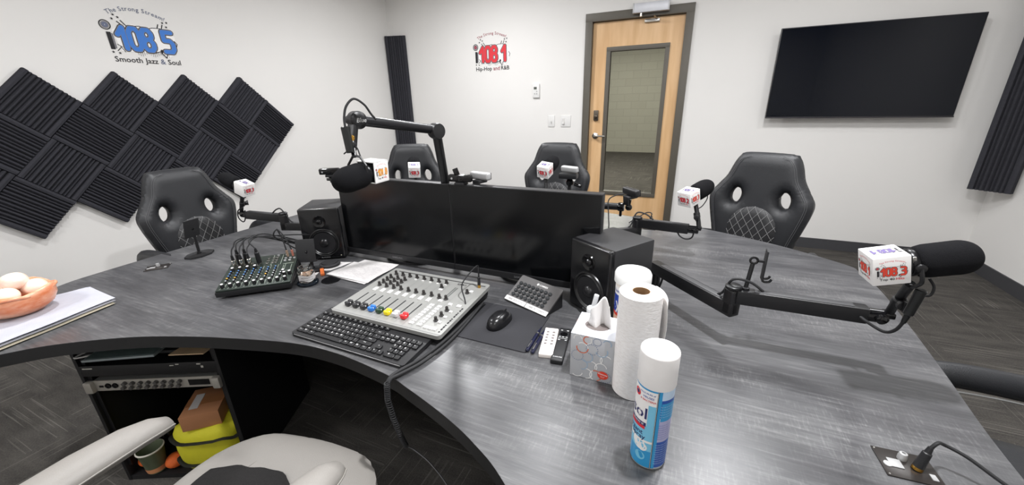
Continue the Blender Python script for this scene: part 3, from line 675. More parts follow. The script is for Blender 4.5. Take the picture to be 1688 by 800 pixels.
# webcams
def webcam(lab, mw, body, facem, flap=False, clip=True):
    # local: lens looks along +y
    r = thing('webcam', lab, 'webcam', mw=mw); L = dict(local=True)
    MB().box((0, 0, .014), (.094, .026, .029), bev=.009, seg=3).build('housing', body, r, **L)
    MB().box((0, .013, .014), (.088, .004, .025), bev=.002).build('front_panel', facem, r, **L)
    MB().lathe([(.010, 0), (.010, .003), (.007, .004), (.0065, .002), (0, .002)], (0, .014, .014), (0, 1, 0), 20).build('lens', blackg, r, **L)
    MB().lathe([(.004, 0), (.004, .001), (0, .001)], (.03, .0145, .014), (0, 1, 0), 10).build('status_light', silverp, r, **L)
    if flap: MB().box((-.004, .014, .041), (.022, .004, .026), bev=.006, xf=RY(.35)).build('privacy_flap', blackg, r, **L)
    if clip: MB().box((0, -.004, -.006), (.04, .045, .012), bev=.004).box((0, -.024, -.02), (.036, .006, .035), bev=.002).build('mounting_clip', blackp, r, **L)
    return r
webcam('black webcam with raised privacy flap on top edge of the monitors facing the camera', T(-.775, 1.262, 1.126) @ RZ(pi+.12), blackg, blackg, True)
wb = webcam('silver-backed webcam on monitor top edge facing the black chairs', T(-.715, 1.31, 1.13) @ RZ(-.25), silverp, blackg, False)
webcam('silver webcam on a small black mount in front of the black chair at the back', T(-.515, 1.86, 1.08) @ RZ(-.35) @ RX(.15), silverp, blackg, False, False)
tp = thing('camera_mount', 'small black tripod mount holding the silver webcam behind the monitors', 'tripod', (-.515, 1.86, ZD))
MB().box((-.52, 1.855, 1.062), (.09, .05, .028), bev=.008, xf=None).build('mount_head', blackp, tp)
MB().lathe([(.0, 0), (.016, .004), (.02, .02), (.012, .034), (.0, .036)], (-.515, 1.86, 1.012), (0, 0, 1), 18).cyl((-.49, 1.86, 1.02), (-.455, 1.85, 1.012), .009, n=12, bev=.002).build('ball_joint', blackg, tp)
MB().cyl((-.515, 1.86, ZD+.05), (-.515, 1.86, 1.02), .009, n=12).build('pole', blackm, tp)
for k in range(3):
    a = 2*pi*k/3+.4; MB().tube([(-.515, 1.86, ZD+.06), (-.515+.05*cos(a), 1.86+.05*sin(a), ZD+.03), (-.515+.08*cos(a), 1.86+.08*sin(a), ZD+.006)], .006, 8).build('leg', blackm, tp)

# ------------------------------------------------------------------ loudspeakers
def speaker(lab, fl, ang):
    mw = T(fl[0], fl[1], ZD) @ RZ(ang); r = thing('studio_monitor_speaker', lab, 'loudspeaker', mw=mw, group='pair of desk loudspeakers'); L = dict(local=True)
    w, d, h = .176, .2, .245
    MB().box((w/2, d/2+.008, h/2+.003), (w, d-.016, h-.006), bev=.006).build('cabinet', M('black_vinyl_cabinet', (36, 36, 38), .5, bump=.3, bs=700), r, **L)
    b = MB(); b.box((w/2, .008, h/2+.003), (w, .022, h-.006), bev=.009, seg=4).build('front_baffle', M('black_semi_gloss', (18, 18, 20), .2), r, **L)
    for nm, cx, cz, R, mats in (('woofer', w/2+.004, .085, .062, 0), ('tweeter', w/2-.002, .185, .024, 1)):
        m = MB()
        if nm == 'woofer':
            m.lathe([(R+.006, -.001), (R+.004, .004), (R, .005), (R-.004, .001)], (cx, -.003, cz), (0, -1, 0), 40)
            m.lathe([(R-.002, .0), (R-.007, .006), (R-.013, .0)], (cx, -.003, cz), (0, -1, 0), 40)
            wf = m.build('woofer_surround', M('black_rubber', (22, 22, 23), .35), r, **L)
            MB().lathe([(R-.012, .002), (.02, -.001+.002), (.019, .0)], (cx, -.0045, cz), (0, -1, 0), 40, cap=False).lathe([(R-.012, .0015), (.02, .0006)], (cx, -.004, cz), (0, -1, 0), 40).build('woofer_cone', M('dark_grey_cone', (34, 34, 36), .35), wf, **L)
            MB().lathe([(.02, 0), (.018, .005), (.012, .009), (.005, .011), (0, .0113)], (cx, -.0045, cz), (0, -1, 0), 28).build('dust_cap', M('black_cone_cap', (26, 26, 28), .3), wf, **L)
        else:
            m.lathe([(R+.004, -.001), (R+.002, .004), (R-.004, .001), (.014, .0)], (cx, -.003, cz), (0, -1, 0), 32)
            tw = m.build('tweeter_ring', M('black_waveguide', (14, 14, 15), .15), r, **L)
            MB().lathe([(.013, 0), (.011, .005), (.006, .008), (0, .009)], (cx, -.003, cz), (0, -1, 0), 24).build('tweeter_dome', blackg, tw, **L)
    t = MB(T(w/2, -.0032, .011) @ RX(pi/2)); text(t, 'M-AUDIO', .009, 0, 0, .0004, 0, .01); t.build('brand_lettering', M('speaker_print', (140, 140, 142), .5), r, **L)
    MB().lathe([(.0022, 0), (.0022, .001), (0, .001)], (w-.02, -.003, .02), (0, -1, 0), 10).build('power_light', M('warm_white_led', (230, 225, 200), .4), r, **L)
    for q in ((.02, .03), (w-.02, .03), (.02, d-.03), (w-.02, d-.03)): pass
    MB().box((w/2, d/2, .0015), (w-.03, d-.03, .003)).build('foot_pad', matte, r, **L)
    return r
speaker('left black studio speaker, behind the small mixer', (-1.553, 1.135), radians(31.5))
speaker('right black studio speaker, behind the tissue box', (-.317, 1.188), radians(-32.5))

# ------------------------------------------------------------------ broadcast console (silver)
cx0, cy0 = -1.047, .812
cw = T(cx0, cy0, .757) @ RX(.045)
con = thing('broadcast_console', 'silver broadcast mixing console with coloured faders in front of the monitors', 'mixing console', mw=cw); L = dict(local=True)
def rrect(x0, x1, y0, y1, r, n=5):
    P = []
    for cx, cy, a0 in ((x1-r, y1-r, 0), (x0+r, y1-r, pi/2), (x0+r, y0+r, pi), (x1-r, y0+r, 1.5*pi)):
        for k in range(n+1): P.append((cx+r*cos(a0+pi/2*k/n), cy+r*sin(a0+pi/2*k/n)))
    return P
MB().prism(rrect(.022, .452, -.018, .318, .012), -.0, .013).build('top_panel', greyp, con, **L)
MB().prism(rrect(.03, .446, -.01, .31, .01), -.0205, .0).build('chassis', blackp, con, **L)
m = MB(); m.bx(.055, .44, .295, .300, .0125, .0136); m.build('rear_groove', M('dark_slot', (60, 60, 60), .6), con, **L)
m = MB()
for k in range(9): strip(m, [(.0785+.033*k, -.01), (.0785+.033*k, .27)], .0006, .0134, 0)
strip(m, [(.372, -.01), (.372, .28)], .0006, .0134, 0); strip(m, [(.02, -.011), (.45, -.011)], .004, .0134, 0); m.build('channel_lines', M('panel_line_grey', (128, 128, 127), .5), con, **L)
t = MB(T(.352, .276, .0136)); 
for k in range(5): text(t, 'IDMX1'[k], .016, (k-2)*.008, 0, 0, 0, .01)
t.build('model_lettering', ink, con, **L)
slots = MB()
fader_cols = [(38, 38, 40), (38, 38, 40), (38, 38, 42), (40, 116, 200), (30, 62, 38), (236, 212, 20), (206, 206, 206), (222, 42, 46)]
fn_ = ['black', 'black', 'black', 'blue', 'dark green', 'yellow', 'light grey', 'red']
for k in range(8):
    x = .062+.033*k
    m = MB(); m.bx(x-.0022, x+.0022, .02, .118, .0125, .0138); m.build('fader_slot', M('fader_slot_dark', (42, 42, 44), .6), con, **L)
    m = MB(); fy = .028
    m.box((x, fy-.007, .022), (.019, .010, .015), bev=.004, seg=3).box((x, fy+.007, .022), (.019, .010, .015), bev=.004, seg=3).box((x, fy, .018), (.016, .012, .01), bev=.002)
    f = m.build('fader_cap', M('fader_%s' % fn_[k].replace(' ', '_'), fader_cols[k], .4), con, label=fn_[k]+' fader cap', **L)
    MB().box((x, fy, .0236), (.016, .0035, .001)).build('cap_line', whitei, f, **L)
# knobs
km = MB(); km.lathe([(.0075, 0), (.0075, .003), (.0052, .004), (.0048, .014), (.004, .0155), (0, .0155)], (0, 0, 0), (0, 0, 1), 14)
knob0 = None
def cknob(x, y):
    global knob0
    if knob0 is None:
        knob0 = km.build('knob', M('dark_brown_knob', (44, 41, 40), .5), con, **L); knob0.location = (x, y, .0133)
    else:
        c = knob0.copy(); C.objects.link(c); c.parent = con; c.location = (x, y, .0133)
for k in range(8):
    cknob(.062+.033*k, .271)
    cknob(.062+.033*k, .176)
for r_ in (.198, .219, .240): cknob(.062, r_)
for r_ in (.198, .219, .240): cknob(.095, r_)
for r_ in (.198, .219): cknob(.128, r_)
for (x, y) in ((.128, .240), (.294, .237), (.327, .172), (.354, .172), (.402, .233), (.396, .049), (.397, .079), (.397, .111)): cknob(x, y)
but0 = None
bb = MB(); bb.box((0, 0, .0015), (1, 1, .003))
def cbut(x, y, w_, h_):
    global but0
    if but0 is None:
        but0 = MB().box((0, 0, .0016), (1, 1, .0035)).build('button', whitep, con, **L); c = but0
    else:
        c = but0.copy(); C.objects.link(c); c.parent = con
    c.location = (x, y, .0132); c.scale = (w_, h_, 1)
for k in range(8):
    cbut(.069+.033*k, .147, .013, .022)
for k in range(3, 8): cbut(.0655+.033*k, .2575, .009, .006)
for j in range(8):
    for x in (.331, .361): cbut(x, .013+.0155*j, .015, .0115)
for (x, y) in ((.387, .008), (.403, .008), (.419, .008)): cbut(x, y, .013, .012)
for (x, y, a, b_) in ((.387, .146, .013, .012), (.421, .146, .015, .012), (.3, .222, .014, .01), (.342, .155, .014, .012), (.412, .245, .012, .012), (.412, .045, .011, .009), (.413, .075, .011, .009), (.413, .107, .011, .009)): cbut(x, y, a, b_)
m = MB()
for x in (.342, .35): m.bx(x-.0025, x+.0025, .185, .255, .0128, .0136)
m.build('level_meter', M('meter_dark', (104, 106, 104), .4), con, **L)
m = MB()
for k in range(12): m.bx(.436, .441, .0+.012*k, .0+.012*k+(.009 if k % 3 else .005), .0128, .0137)
m.build('side_legend', ink, con, **L)
MB().cyl((.422, .285, .013), (.422, .285, .024), .0055, n=14).build('headphone_socket', brass, con, **L)
# headphone lead with its jack plug
cb = thing('headphone_lead', 'black lead plugged upright into the console and lying along its right edge', 'cable', (-.62, .95, ZD))
J = cw @ Vector((.422, .285, .024))
MB().cyl(J, J+Vector((0, 0, .03)), .0058, .0045, n=14, bev=.001).cyl(J+Vector((0, 0, .03)), J+Vector((.0, .002, .055)), .0035, .0022, n=10).build('jack_plug', blackp, cb)
MB().tube([J+Vector((0, .001, .052)), J+Vector((-.004, .004, .072)), J+Vector((-.014, -.03, .06)), J+Vector((-.022, -.08, .03)), (-.618, .985, .782), (-.603, .95, .757)], .0023, 8).build('thin_lead', blackp, cb)
m = MB(); m.tube([(-.588, 1.06, .742), (-.590, .98, .746), (-.589, .88, .745), (-.593, .80, .744), (-.606, .715, .743), (-.628, .65, .743), (-.634, .622, .740), (-.632, .600, .725)], .0052, 10)
m.tube([(-.585, 1.045, .754), (-.583, .95, .744), (-.577, .85, .744), (-.581, .77, .743), (-.594, .70, .743), (-.618, .64, .743), (-.628, .618, .741), (-.627, .60, .725)], .0048, 10); m.build('thick_lead', matte, cb)
pts = []; 
ctr = [Vector((-.628, .604, .742)), Vector((-.622, .592, .70)), Vector((-.612, .592, .64)), Vector((-.598, .595, .585)), Vector((-.588, .597, .555))]
def pl(P, t):
    s_ = t*(len(P)-1); i = min(int(s_), len(P)-2); return P[i].lerp(P[i+1], s_-i)
Nn = 520
for i in range(Nn):
    t = i/(Nn-1); c_ = pl(ctr, t); a = 2*pi*36*t; rd = .0066*(1-.12*t); pts.append(c_+Vector((cos(a)*rd, sin(a)*rd, 0)))
MB().tube(pts, .0015, 5, smooth=False).build('coiled_lead', matte, cb)
MB().tube([(-.588, .597, .553), (-.565, .60, .548), (-.50, .585, .54), (-.42, .55, .52), (-.33, .49, .45), (-.28, .45, .36)], .0022, 7).build('thin_lead', blackp, cb)
# ------------------------------------------------------------------ keyboard
kw = T(-1.040, .672, ZD) @ RZ(-.005) @ RX(.04)
kb = thing('computer_keyboard', 'black full-size keyboard lying in front of the silver console', 'keyboard', mw=kw)
MB().prism(rrect(-.02, .414, -.002, .158, .007), .0, .013).build('case', blackp, kb, **L)
MB().box((.197, -.0015, .009), (.41, .003, .003), bev=.001).build('front_trim', silverp, kb, **L)
K0 = None; leg = MB(); nk = 0; extra = MB()
def key(x, y, w_, h_, ch=''):
    global K0, nk
    if nk < 100:
        if K0 is None: K0 = MB().box((0, 0, .002), (.016, .0155, .005), bev=.0012, seg=1).build('key', M('black_keycap', (24, 24, 26), .4), kb, **L); c = K0
        else: c = K0.copy(); C.objects.link(c); c.parent = kb
        c.location = (x, y, .0135); c.scale = (w_/.016, h_/.0155, 1)
    else: extra.box((x, y, .0155), (w_, h_, .005))
    nk += 1
    if ch:
        s_ = .0085 if len(ch) == 1 else .005
        text(leg, ch, s_, x-.003 if len(ch) == 1 else x, y, .0183, 0, .01)
u_ = .0187
rowsK = [(.018, ['Ctrl', 'W', 'Alt', ('', 6.2), 'Alt', 'W', 'M', 'Ctrl'], [1.25, 1.25, 1.25, 6.25, 1.25, 1.25, 1.25, 1.25]),
         (.0367, ['Shift']+list('ZXCVBNM,./')+['Shift'], [2.25]+[1]*10+[2.75]), (.0554, ['Caps']+list("ASDFGHJKL;'")+['Enter'], [1.75]+[1]*11+[2.25]),
         (.0741, ['Tab']+list('QWERTYUIOP[]')+['\\'], [1.5]+[1]*12+[1.5]), (.0928, list('`1234567890-=')+['Back'], [1]*13+[2])]
for y, lab_, ws in rowsK:
    x = -.012
    for l_, w_ in zip(lab_, ws):
        key(x+w_*u_/2, y, w_*u_-.0027, .0158, l_ if isinstance(l_, str) else ''); x += w_*u_
for i, l_ in enumerate(['Esc']+['F%d' % q for q in range(1, 13)]): key(-.012+u_*.5+i*u_*1.165, .1165, .0155, .011, l_)
for i, l_ in enumerate(['Ins', 'Home', 'PgUp']):
    for j in range(2): key(.2785+u_*i, .0928-.0187*j, .016, .0158, ('Del', 'End', 'PgDn')[i] if j else l_)
for (x, y, l_) in ((.2785, .018, '<'), (.2972, .018, 'v'), (.3159, .018, '>'), (.2972, .0367, '^')): key(x, y, .016, .0158, l_)
for j, rowc in enumerate((['0', '.'], ['1', '2', '3'], ['4', '5', '6'], ['7', '8', '9', '+'], ['Num', '/', '*', '-'])):
    x = .34
    for l_ in rowc:
        w_ = 2 if l_ == '0' else 1; key(x+(w_-1)*u_/2, .018+.0187*j, .016+(w_-1)*u_, .0158, l_); x += u_*w_
leg.build('key_legends', M('legend_grey', (222, 222, 222), .6), kb, **L)
if extra.v: extra.build('keys', M('black_keycap'), kb, kind='stuff', **L)
m = MB()
for i in range(4): disc(m, .335+.016*i, .142, .004, .0135, 0, 14, r1=.003); disc(m, .335+.016*i, .1425, .0015, .0136, 0, 8)
for i in range(5): disc(m, .0+.03*i, .1435, .0022, .0135, 0, 8)
m.build('media_icons', M('legend_grey'), kb, **L)

# ------------------------------------------------------------------ mouse and mat
solo(MB().prism(rrect(-.624, -.352, .858, 1.082, .006), ZD, ZD+.003), 'mouse_mat', M('dark_grey_mat_cloth', (44, 44, 48), .85, bump=.3, bs=900), 'dark grey mouse mat under the black mouse, right of the console', 'mouse mat')
mo = thing('computer_mouse', 'black computer mouse on the dark mat', 'mouse', mw=T(-.488, .975, ZD+.003) @ RZ(-.12))
vs = []; fs = []; NX, NY = 24, 14
for j in range(NY+1):
    ph = j/NY*pi/2
    for i in range(NX):
        th_ = 2*pi*i/NX; rad = cos(ph)**.6
        yy = sin(th_)*.057*rad; wx = .033*(1-.1*cos(th_*2)); xx = cos(th_)*wx*rad
        vs.append((xx, yy, .036*sin(ph)**.9*(1-.35*max(0, yy/.057)**2)))
for j in range(NY):
    for i in range(NX): fs.append([j*NX+i, j*NX+(i+1) % NX, (j+1)*NX+(i+1) % NX, (j+1)*NX+i])
fs.append(list(range(NX))[::-1])
MB().raw(vs, fs, 0, True).build('shell', M('glossy_black_mouse', (22, 22, 24), .25), mo, shade=True, **L)
MB().box((0, .032, .0305), (.006, .016, .007), bev=.002).build('scroll_wheel', matte, mo, **L)
m = MB(); m.tube([(0, .044, .0235), (0, .03, .0312), (0, .012, .0352)], .0007, 4); m.build('button_seam', M('seam_black', (6, 6, 6), .8), mo, **L)

# ------------------------------------------------------------------ intercom keypad
p0, p1 = Vector((-.538, 1.122, .742)), Vector((-.362, 1.056, .742)); xd = (p1-p0).normalized(); wK = (p1-p0).length
q0 = Vector((-.527, 1.222, .803)); zd = (q0-p0); zd -= xd*zd.dot(xd); hK = zd.length; zd.normalize(); nK = xd.cross(zd)
kx = Matrix(((xd.x, zd.x, nK.x, p0.x), (xd.y, zd.y, nK.y, p0.y), (xd.z, zd.z, nK.z, p0.z), (0, 0, 0, 1)))
kp = thing('phone_keypad_controller', 'dark grey sloped keypad unit with glossy buttons and two white labels under the right monitor', 'keypad', mw=kx)
MB().prism(rrect(0, wK, 0, hK, .006), -.006, 0).build('face_plate', M('dark_grey_metal_plate', (82, 80, 80), .45, .2), kp, **L)
base_pts = []
ix = kx.inverted()
m = MB()
A_ = [Vector((0.004, 0.006, -.006)), Vector((wK-.004, .006, -.006)), Vector((wK-.004, hK-.004, -.006)), Vector((.004, hK-.004, -.006))]
Bt = []
for a in A_:
    w3 = kx @ a; Bt.append(ix @ Vector((w3.x, w3.y, ZD+.0005)))
m.raw(A_+Bt, [[0, 1, 2, 3], [7, 6, 5, 4], [0, 4, 5, 1], [1, 5, 6, 2], [2, 6, 7, 3], [3, 7, 4, 0]]); m.build('housing', blackp, kp, **L)
nb = None
for j in range(4):
    for i in range(8):
        if nb is None: nb = MB().lathe([(.0075, 0), (.0072, .004), (.005, .007), (0, .0082)], (0, 0, 0), (0, 0, 1), 12).build('button', M('smoky_glossy_button', (58, 60, 62), .08, coat=1), kp, **L); c = nb
        else: c = nb.copy(); C.objects.link(c); c.parent = kp
        c.location = (.020+.0192*i+.0, .030+.0168*j, 0)
m = MB(); disc(m, .086, hK-.015, .0045, .0006, 0, 16, r1=.003); disc(m, .086, hK-.015, .002, .0006, 0, 10); text(m, 'COMREX', .009, .112, hK-.0185, .0006, 0, .01); m.build('brand_lettering', whitei, kp, **L)
for (x0, x1, s_) in ((-.002, wK/2-.002, '(888) 828-9779'), (wK/2+.001, wK+.002, '(888) 82-TERRY')):
    f = MB().bx(x0, x1, .001, .0185, 0, .0015, bev=.0006).build('paper_label', whitep, kp, **L)
    m = MB(); text(m, s_, .0105, (x0+x1)/2, .006, .0019, 0, 0); m.build('label_lettering', M('pencil_grey', (90, 84, 88), .7), f, **L)

# ------------------------------------------------------------------ remotes and pens
def slab(name, lab, cat, a, b_, w_, h_, mat, parts, group=None):
    a = Vector(a); b_ = Vector(b_); d = b_-a; l = hypot(d.x, d.y); ang = atan2(d.y, d.x)-pi/2
    r = thing(name, lab, cat, mw=T(a.x, a.y, ZD) @ RZ(ang)); MB().box((0, l/2, h_/2), (w_, l, h_), bev=.004, seg=3).build('case', mat, r, **L); parts(r, l); return r
def prw(r, l):
    for j in range(5):
        for i in (-1, 1): MB().prism(ell(i*.009, l-.025-.015*j, .0042, .0036, 12), .0145, .0162).build('button', M('grey_remote_button', (120, 114, 112), .5), r, **L)
    m = MB(); disc(m, 0, l-.012, .001, .0147, 0, 6); disc(m, -.012, .022, .001, .0147, 0, 6); m.build('indicator', greyi, r, **L)
slab('remote_control', 'small white remote control with two rows of grey buttons, left of the black remote', 'remote control', (-.291, .857), (-.316, .99), .041, .0148, M('ivory_plastic', (240, 232, 226), .45), prw)
def prb(r, l):
    m = MB()
    for (x, y) in ((-.009, .015), (.009, .015), (-.01, .05), (0, .05), (.01, .05), (-.01, .066), (.01, .066)): m.box((x, l-y, .0146), (.006, .0025, .0008))
    m.box((0, l-.058, .0146), (.028, .001, .0006)); m.build('button_legends', M('legend_grey'), r, **L)
    m = MB(); text(m, 'SAMSUNG', .0055, 0, .014, .0148, 0, .01); m.build('brand_lettering', M('legend_grey'), r, **L)
    MB().prism(ell(0, l-.035, .011, .011, 20), .0143, .0150).build('button_ring', blackg, r, **L)
slab('remote_control', 'slim black remote control between the white remote and the tissue box', 'remote control', (-.256, .842), (-.277, 1.005), .034, .0145, blackp, prb)
for (a, b_, lab) in (((-.349, .862), (-.352, .995), 'dark blue pen on the desk, left of the pair by the mouse mat'), ((-.332, .858), (-.337, .985), 'dark blue pen on the desk, right of the pair next to the white remote')):
    a = Vector((a[0], a[1], ZD+.0065)); b_ = Vector((b_[0], b_[1], ZD+.0065)); d = (b_-a)
    r = thing('pen', lab, 'pen', (a.x, a.y, ZD), group='pens by the mouse mat')
    MB().lathe([(.002, -.0), (.0055, .003), (.0062, .03), (.0055, .08), (.005, .1), (.0015, .128), (.0006, .133)], a, d, 14).build('barrel', M('navy_translucent_plastic', (26, 28, 52), .25), r)
    MB().cyl(a+d*.66, a+d*.70, .0066, n=14).build('silver_band', steelm, r)
    MB().tube([a+d*.06+Vector((0, 0, .0075)), a+d*.2+Vector((0, 0, .0078)), a+d*.32+Vector((0, 0, .007))], .0014, 6).build('clip', steelm, r)

# ------------------------------------------------------------------ small analogue mixer
MA = radians(42)
mo_ = Vector((-1.535, .73, .772))
mxX = Vector((cos(MA), sin(MA), 0)); mxY = Vector((-sin(MA)*.24, cos(MA)*.24, .036)).normalized(); mxN = mxX.cross(mxY)
mw = Matrix(((mxX.x, mxY.x, mxN.x, mo_.x), (mxX.y, mxY.y, mxN.y, mo_.y), (mxX.z, mxY.z, mxN.z, mo_.z), (0, 0, 0, 1)))
mx_ = thing('audio_mixer', 'small dark green audio mixer with cables plugged in, left of the speaker', 'audio mixer', mw=mw)
MB().box((.125, .122, -.004), (.25, .244, .008), bev=.003).build('face_panel', M('dark_green_panel', (34, 44, 38), .4, .1), mx_, **L)
MB().box((.125, .122, -.0175), (.256, .25, .021), bev=.004).build('chassis', blackp, mx_, **L)
inv = mw.inverted(); m = MB()
A_ = [Vector((.01, .07, -.026)), Vector((.246, .07, -.026)), Vector((.246, .24, -.026)), Vector((.01, .24, -.026))]
Bt = []
for a in A_: w3 = mw @ a; Bt.append(inv @ Vector((w3.x, w3.y, ZD+.0005)))
m.raw(A_+Bt, [[0, 1, 2, 3], [7, 6, 5, 4], [0, 4, 5, 1], [1, 5, 6, 2], [2, 6, 7, 3], [3, 7, 4, 0]]); m.build('rear_foot', matte, mx_, **L)
m = MB()
for k in range(8): m.bx(.026+.0265*k, .0268+.0265*k, .01, .15, 0, .0006)
for k in range(9): m.tube([(.012+.0262*k, .006, .0004), (.022+.0262*k, .03, .0004)], .0005, 4)
m.bx(.2, .24, .15, .1512, 0, .0006).bx(.205, .235, .09, .091, 0, .0006).bx(.205, .206, .09, .14, 0, .0006).bx(.235, .236, .09, .14, 0, .0006).bx(.19, .191, .15, .235, 0, .0006).bx(.155, .156, .15, .235, 0, .0006)
m.build('panel_legends', M('legend_pale_green', (176, 186, 172), .6), mx_, **L)
kp_ = {}
def mknob(x, y, kind, capm):
    key_ = (kind, capm.name)
    if key_ not in kp_:
        m = MB(); m.lathe([(.0052, 0), (.005, .003), (.0036, .004), (.0034, .010 if kind == 's' else .014), (.0, .0102 if kind == 's' else .0142)] if kind == 's' else [(.0072, 0), (.0068, .012), (.0058, .0145), (0, .0145)], (0, 0, 0), (0, 0, 1), 12, cap=False)
        o = m.build('knob', blackp, mx_, **L); c_ = MB(); h = .0102 if kind == 's' else .0145
        c_.lathe([(.0030 if kind == 's' else .0052, 0), (.0028 if kind == 's' else .0048, .0014), (0, .0015)], (0, 0, h), (0, 0, 1), 12); c_.box((0, .003, h*.6), (.0012, .005, h*.9)); c_.build('knob_cap', capm, o, **L)
        o.location = (x, y, 0); kp_[key_] = o
    else:
        s0 = kp_[key_]; c = s0.copy(); C.objects.link(c); c.parent = mx_; c.location = (x, y, 0)
        for ch in [q for q in C.objects if q.parent == s0]: d = ch.copy(); C.objects.link(d); d.parent = c
bcap = M('blue_knob_cap', (88, 132, 190), .4); gcap = M('grey_knob_cap', (176, 178, 180), .4); wcap = M('white_knob_cap', (214, 214, 212), .4); ycap = M('amber_knob_cap', (226, 170, 60), .4)
for k in range(9): mknob(.020+.0262*k, .020, 'b', wcap)
for k in range(8):
    x = .024+.0262*k
    for j, cp in enumerate((gcap, ycap if k in (0, 1, 5) else gcap, bcap if k < 5 else gcap, bcap, bcap)):
        if k > 6 and j > 1: continue
        mknob(x, .049+.0175*j, 's', cp)
for k in range(4): mknob(.024+.0262*k, .140, 'b', wcap)
for (x, y) in ((.222, .055), (.215, .075), (.24, .06)): mknob(x, y, 'b', wcap)
def sock(x, y, r_, mt, nm='jack_socket'): MB().lathe([(r_, 0), (r_, .004), (r_*.55, .0045), (r_*.5, .001), (0, .001)], (x, y, 0), (0, 0, 1), 14).build(nm, mt, mx_, **L)
for k in range(4):
    for y in (.162, .18): sock(.028+.027*k, y, .0065, steelm)
for k in range(3):
    for y in (.168, .188, .208): sock(.140+.02*k if k < 2 else .172, y, .0058, steelm)
for (x, y) in ((.205, .175), (.222, .175), (.205, .195), (.222, .195), (.238, .19), (.205, .225), (.172, .228)): sock(x, y, .005, silverp, 'phono_socket')
# cables plugged into the mixer
def W3(x, y, z): return mw @ Vector((x, y, z))
def plug_cable(lab, x, y, path, kind):
    r = thing('audio_cable', lab, 'cable', tuple(W3(x, y, .003)), group='cables plugged into the small mixer')
    a = W3(x, y, .004)
    if kind == 'jack': 
        MB().cyl(a, a+mxN*.014, .0065, n=12).cyl(a+mxN*.014, a+mxN*.034, .0082, n=14, bev=.001).build('plug_collar', M('bright_nickel', (205, 200, 190), .25, 1), r); MB().cyl(a+mxN*.034, a+mxN*.056, .006, .004, n=12).build('plug_boot', blackp, r); s0 = a+mxN*.054
    elif kind == 'xlr': MB().cyl(a, a+mxN*.05, .0095, .0085, n=16, bev=.002).cyl(a+mxN*.05, a+mxN*.068, .006, .004, n=12).build('plug_body', blackp, r); s0 = a+mxN*.066
    else: MB().cyl(a, a+mxN*.03, .0045, n=12, bev=.001).build('plug_body', M('phono_'+kind, (150, 128, 110) if kind == 'tan' else (176, 112, 96), .4), r); s0 = a+mxN*.029
    MB().tube([s0]+[Vector(p) for p in path], .0027, 7, sub=8).build('lead', matte, r); return r
dn = ZD+.004
plug_cable('black cable with silver plug in the leftmost jack of the mixer', .028, .162, [W3(.035, .18, .085), W3(.075, .22, .105), (-1.52, 1.16, .86), (-1.56, 1.25, .80), (-1.62, 1.33, dn)], 'jack')
plug_cable('black cable with silver plug in the second jack of the mixer', .055, .162, [W3(.06, .19, .085), W3(.10, .23, .10), (-1.54, 1.12, .84), (-1.62, 1.20, .78), (-1.66, 1.30, dn)], 'jack')
plug_cable('black cable with silver plug in the third jack of the mixer', .082, .162, [W3(.085, .19, .08), W3(.12, .25, .09), (-1.58, 1.16, .82), (-1.64, 1.27, .76), (-1.68, 1.35, dn)], 'jack')
plug_cable('cable with thick black plug behind the first jack plug of the mixer', .04, .185, [W3(.05, .21, .095), W3(.11, .27, .08), (-1.66, 1.18, .79), (-1.70, 1.28, dn)], 'xlr')
plug_cable('cable with thick black plug behind the second jack plug of the mixer', .067, .185, [W3(.075, .215, .1), W3(.135, .27, .09), (-1.64, 1.20, .80), (-1.72, 1.32, dn)], 'xlr')
plug_cable('cable with thick black plug nearest the middle of the mixer', .11, .18, [W3(.09, .205, .10), W3(.14, .28, .085), (-1.63, 1.15, .78), (-1.67, 1.24, dn)], 'xlr')
plug_cable('thin cable with tan plug at the right rear of the mixer', .212, .205, [W3(.205, .22, .08), W3(.19, .235, .12), W3(.18, .25, .07), (-1.585, 1.25, ZD+.03), (-1.61, 1.33, dn)], 'tan')
plug_cable('thin cable with reddish plug at the right rear of the mixer', .232, .205, [W3(.215, .22, .09), W3(.192, .236, .122), W3(.215, .25, .06), (-1.56, 1.24, ZD+.03), (-1.59, 1.34, dn)], 'red')

# ------------------------------------------------------------------ phone stands
def stand(lab, base, top, plate_c, pw, ph, tilt, ang, br=(.062, .045)):
    r = thing('phone_stand', lab, 'phone stand', (base[0], base[1], ZD), group=None)
    X = T(base[0], base[1], ZD) @ RZ(ang)
    pts = [(br[0]*cos(pi/8+pi/4*k)*1.06, br[1]*sin(pi/8+pi/4*k)*1.06) for k in range(8)]
    MB(X).prism(pts, 0, .009).build('base', matte, r)
    MB().cyl((base[0], base[1], ZD+.008), top, .0065, n=14).lathe([(.009, 0), (.009, .01), (.0065, .012)], (base[0], base[1], ZD+.008), (0, 0, 1), 14).build('pole', blackp, r)
    P = T(*plate_c) @ RZ(ang) @ RX(tilt)
    MB(P).box((0, 0, 0), (pw, .006, ph), bev=.003).box((0, .012, -ph/2+.004), (pw, .026, .005), bev=.002).build('back_plate', matte, r)
    b = MB(); b.cyl(top, Vector(plate_c), .008, n=12, bev=.002).build('hinge', blackg, r); return r
stand('black phone stand with octagonal base in front of the left gaming chair', (-2.128, .998), (-2.115, .995, .868), (-2.10, .985, .880), .072, .09, .25, radians(100))
stand('small square black stand between the mixer and the left speaker', (-1.432, 1.065), (-1.437, 1.07, .80), (-1.444, 1.058, .828), .078, .10, -.2, radians(31), (.04, .035))

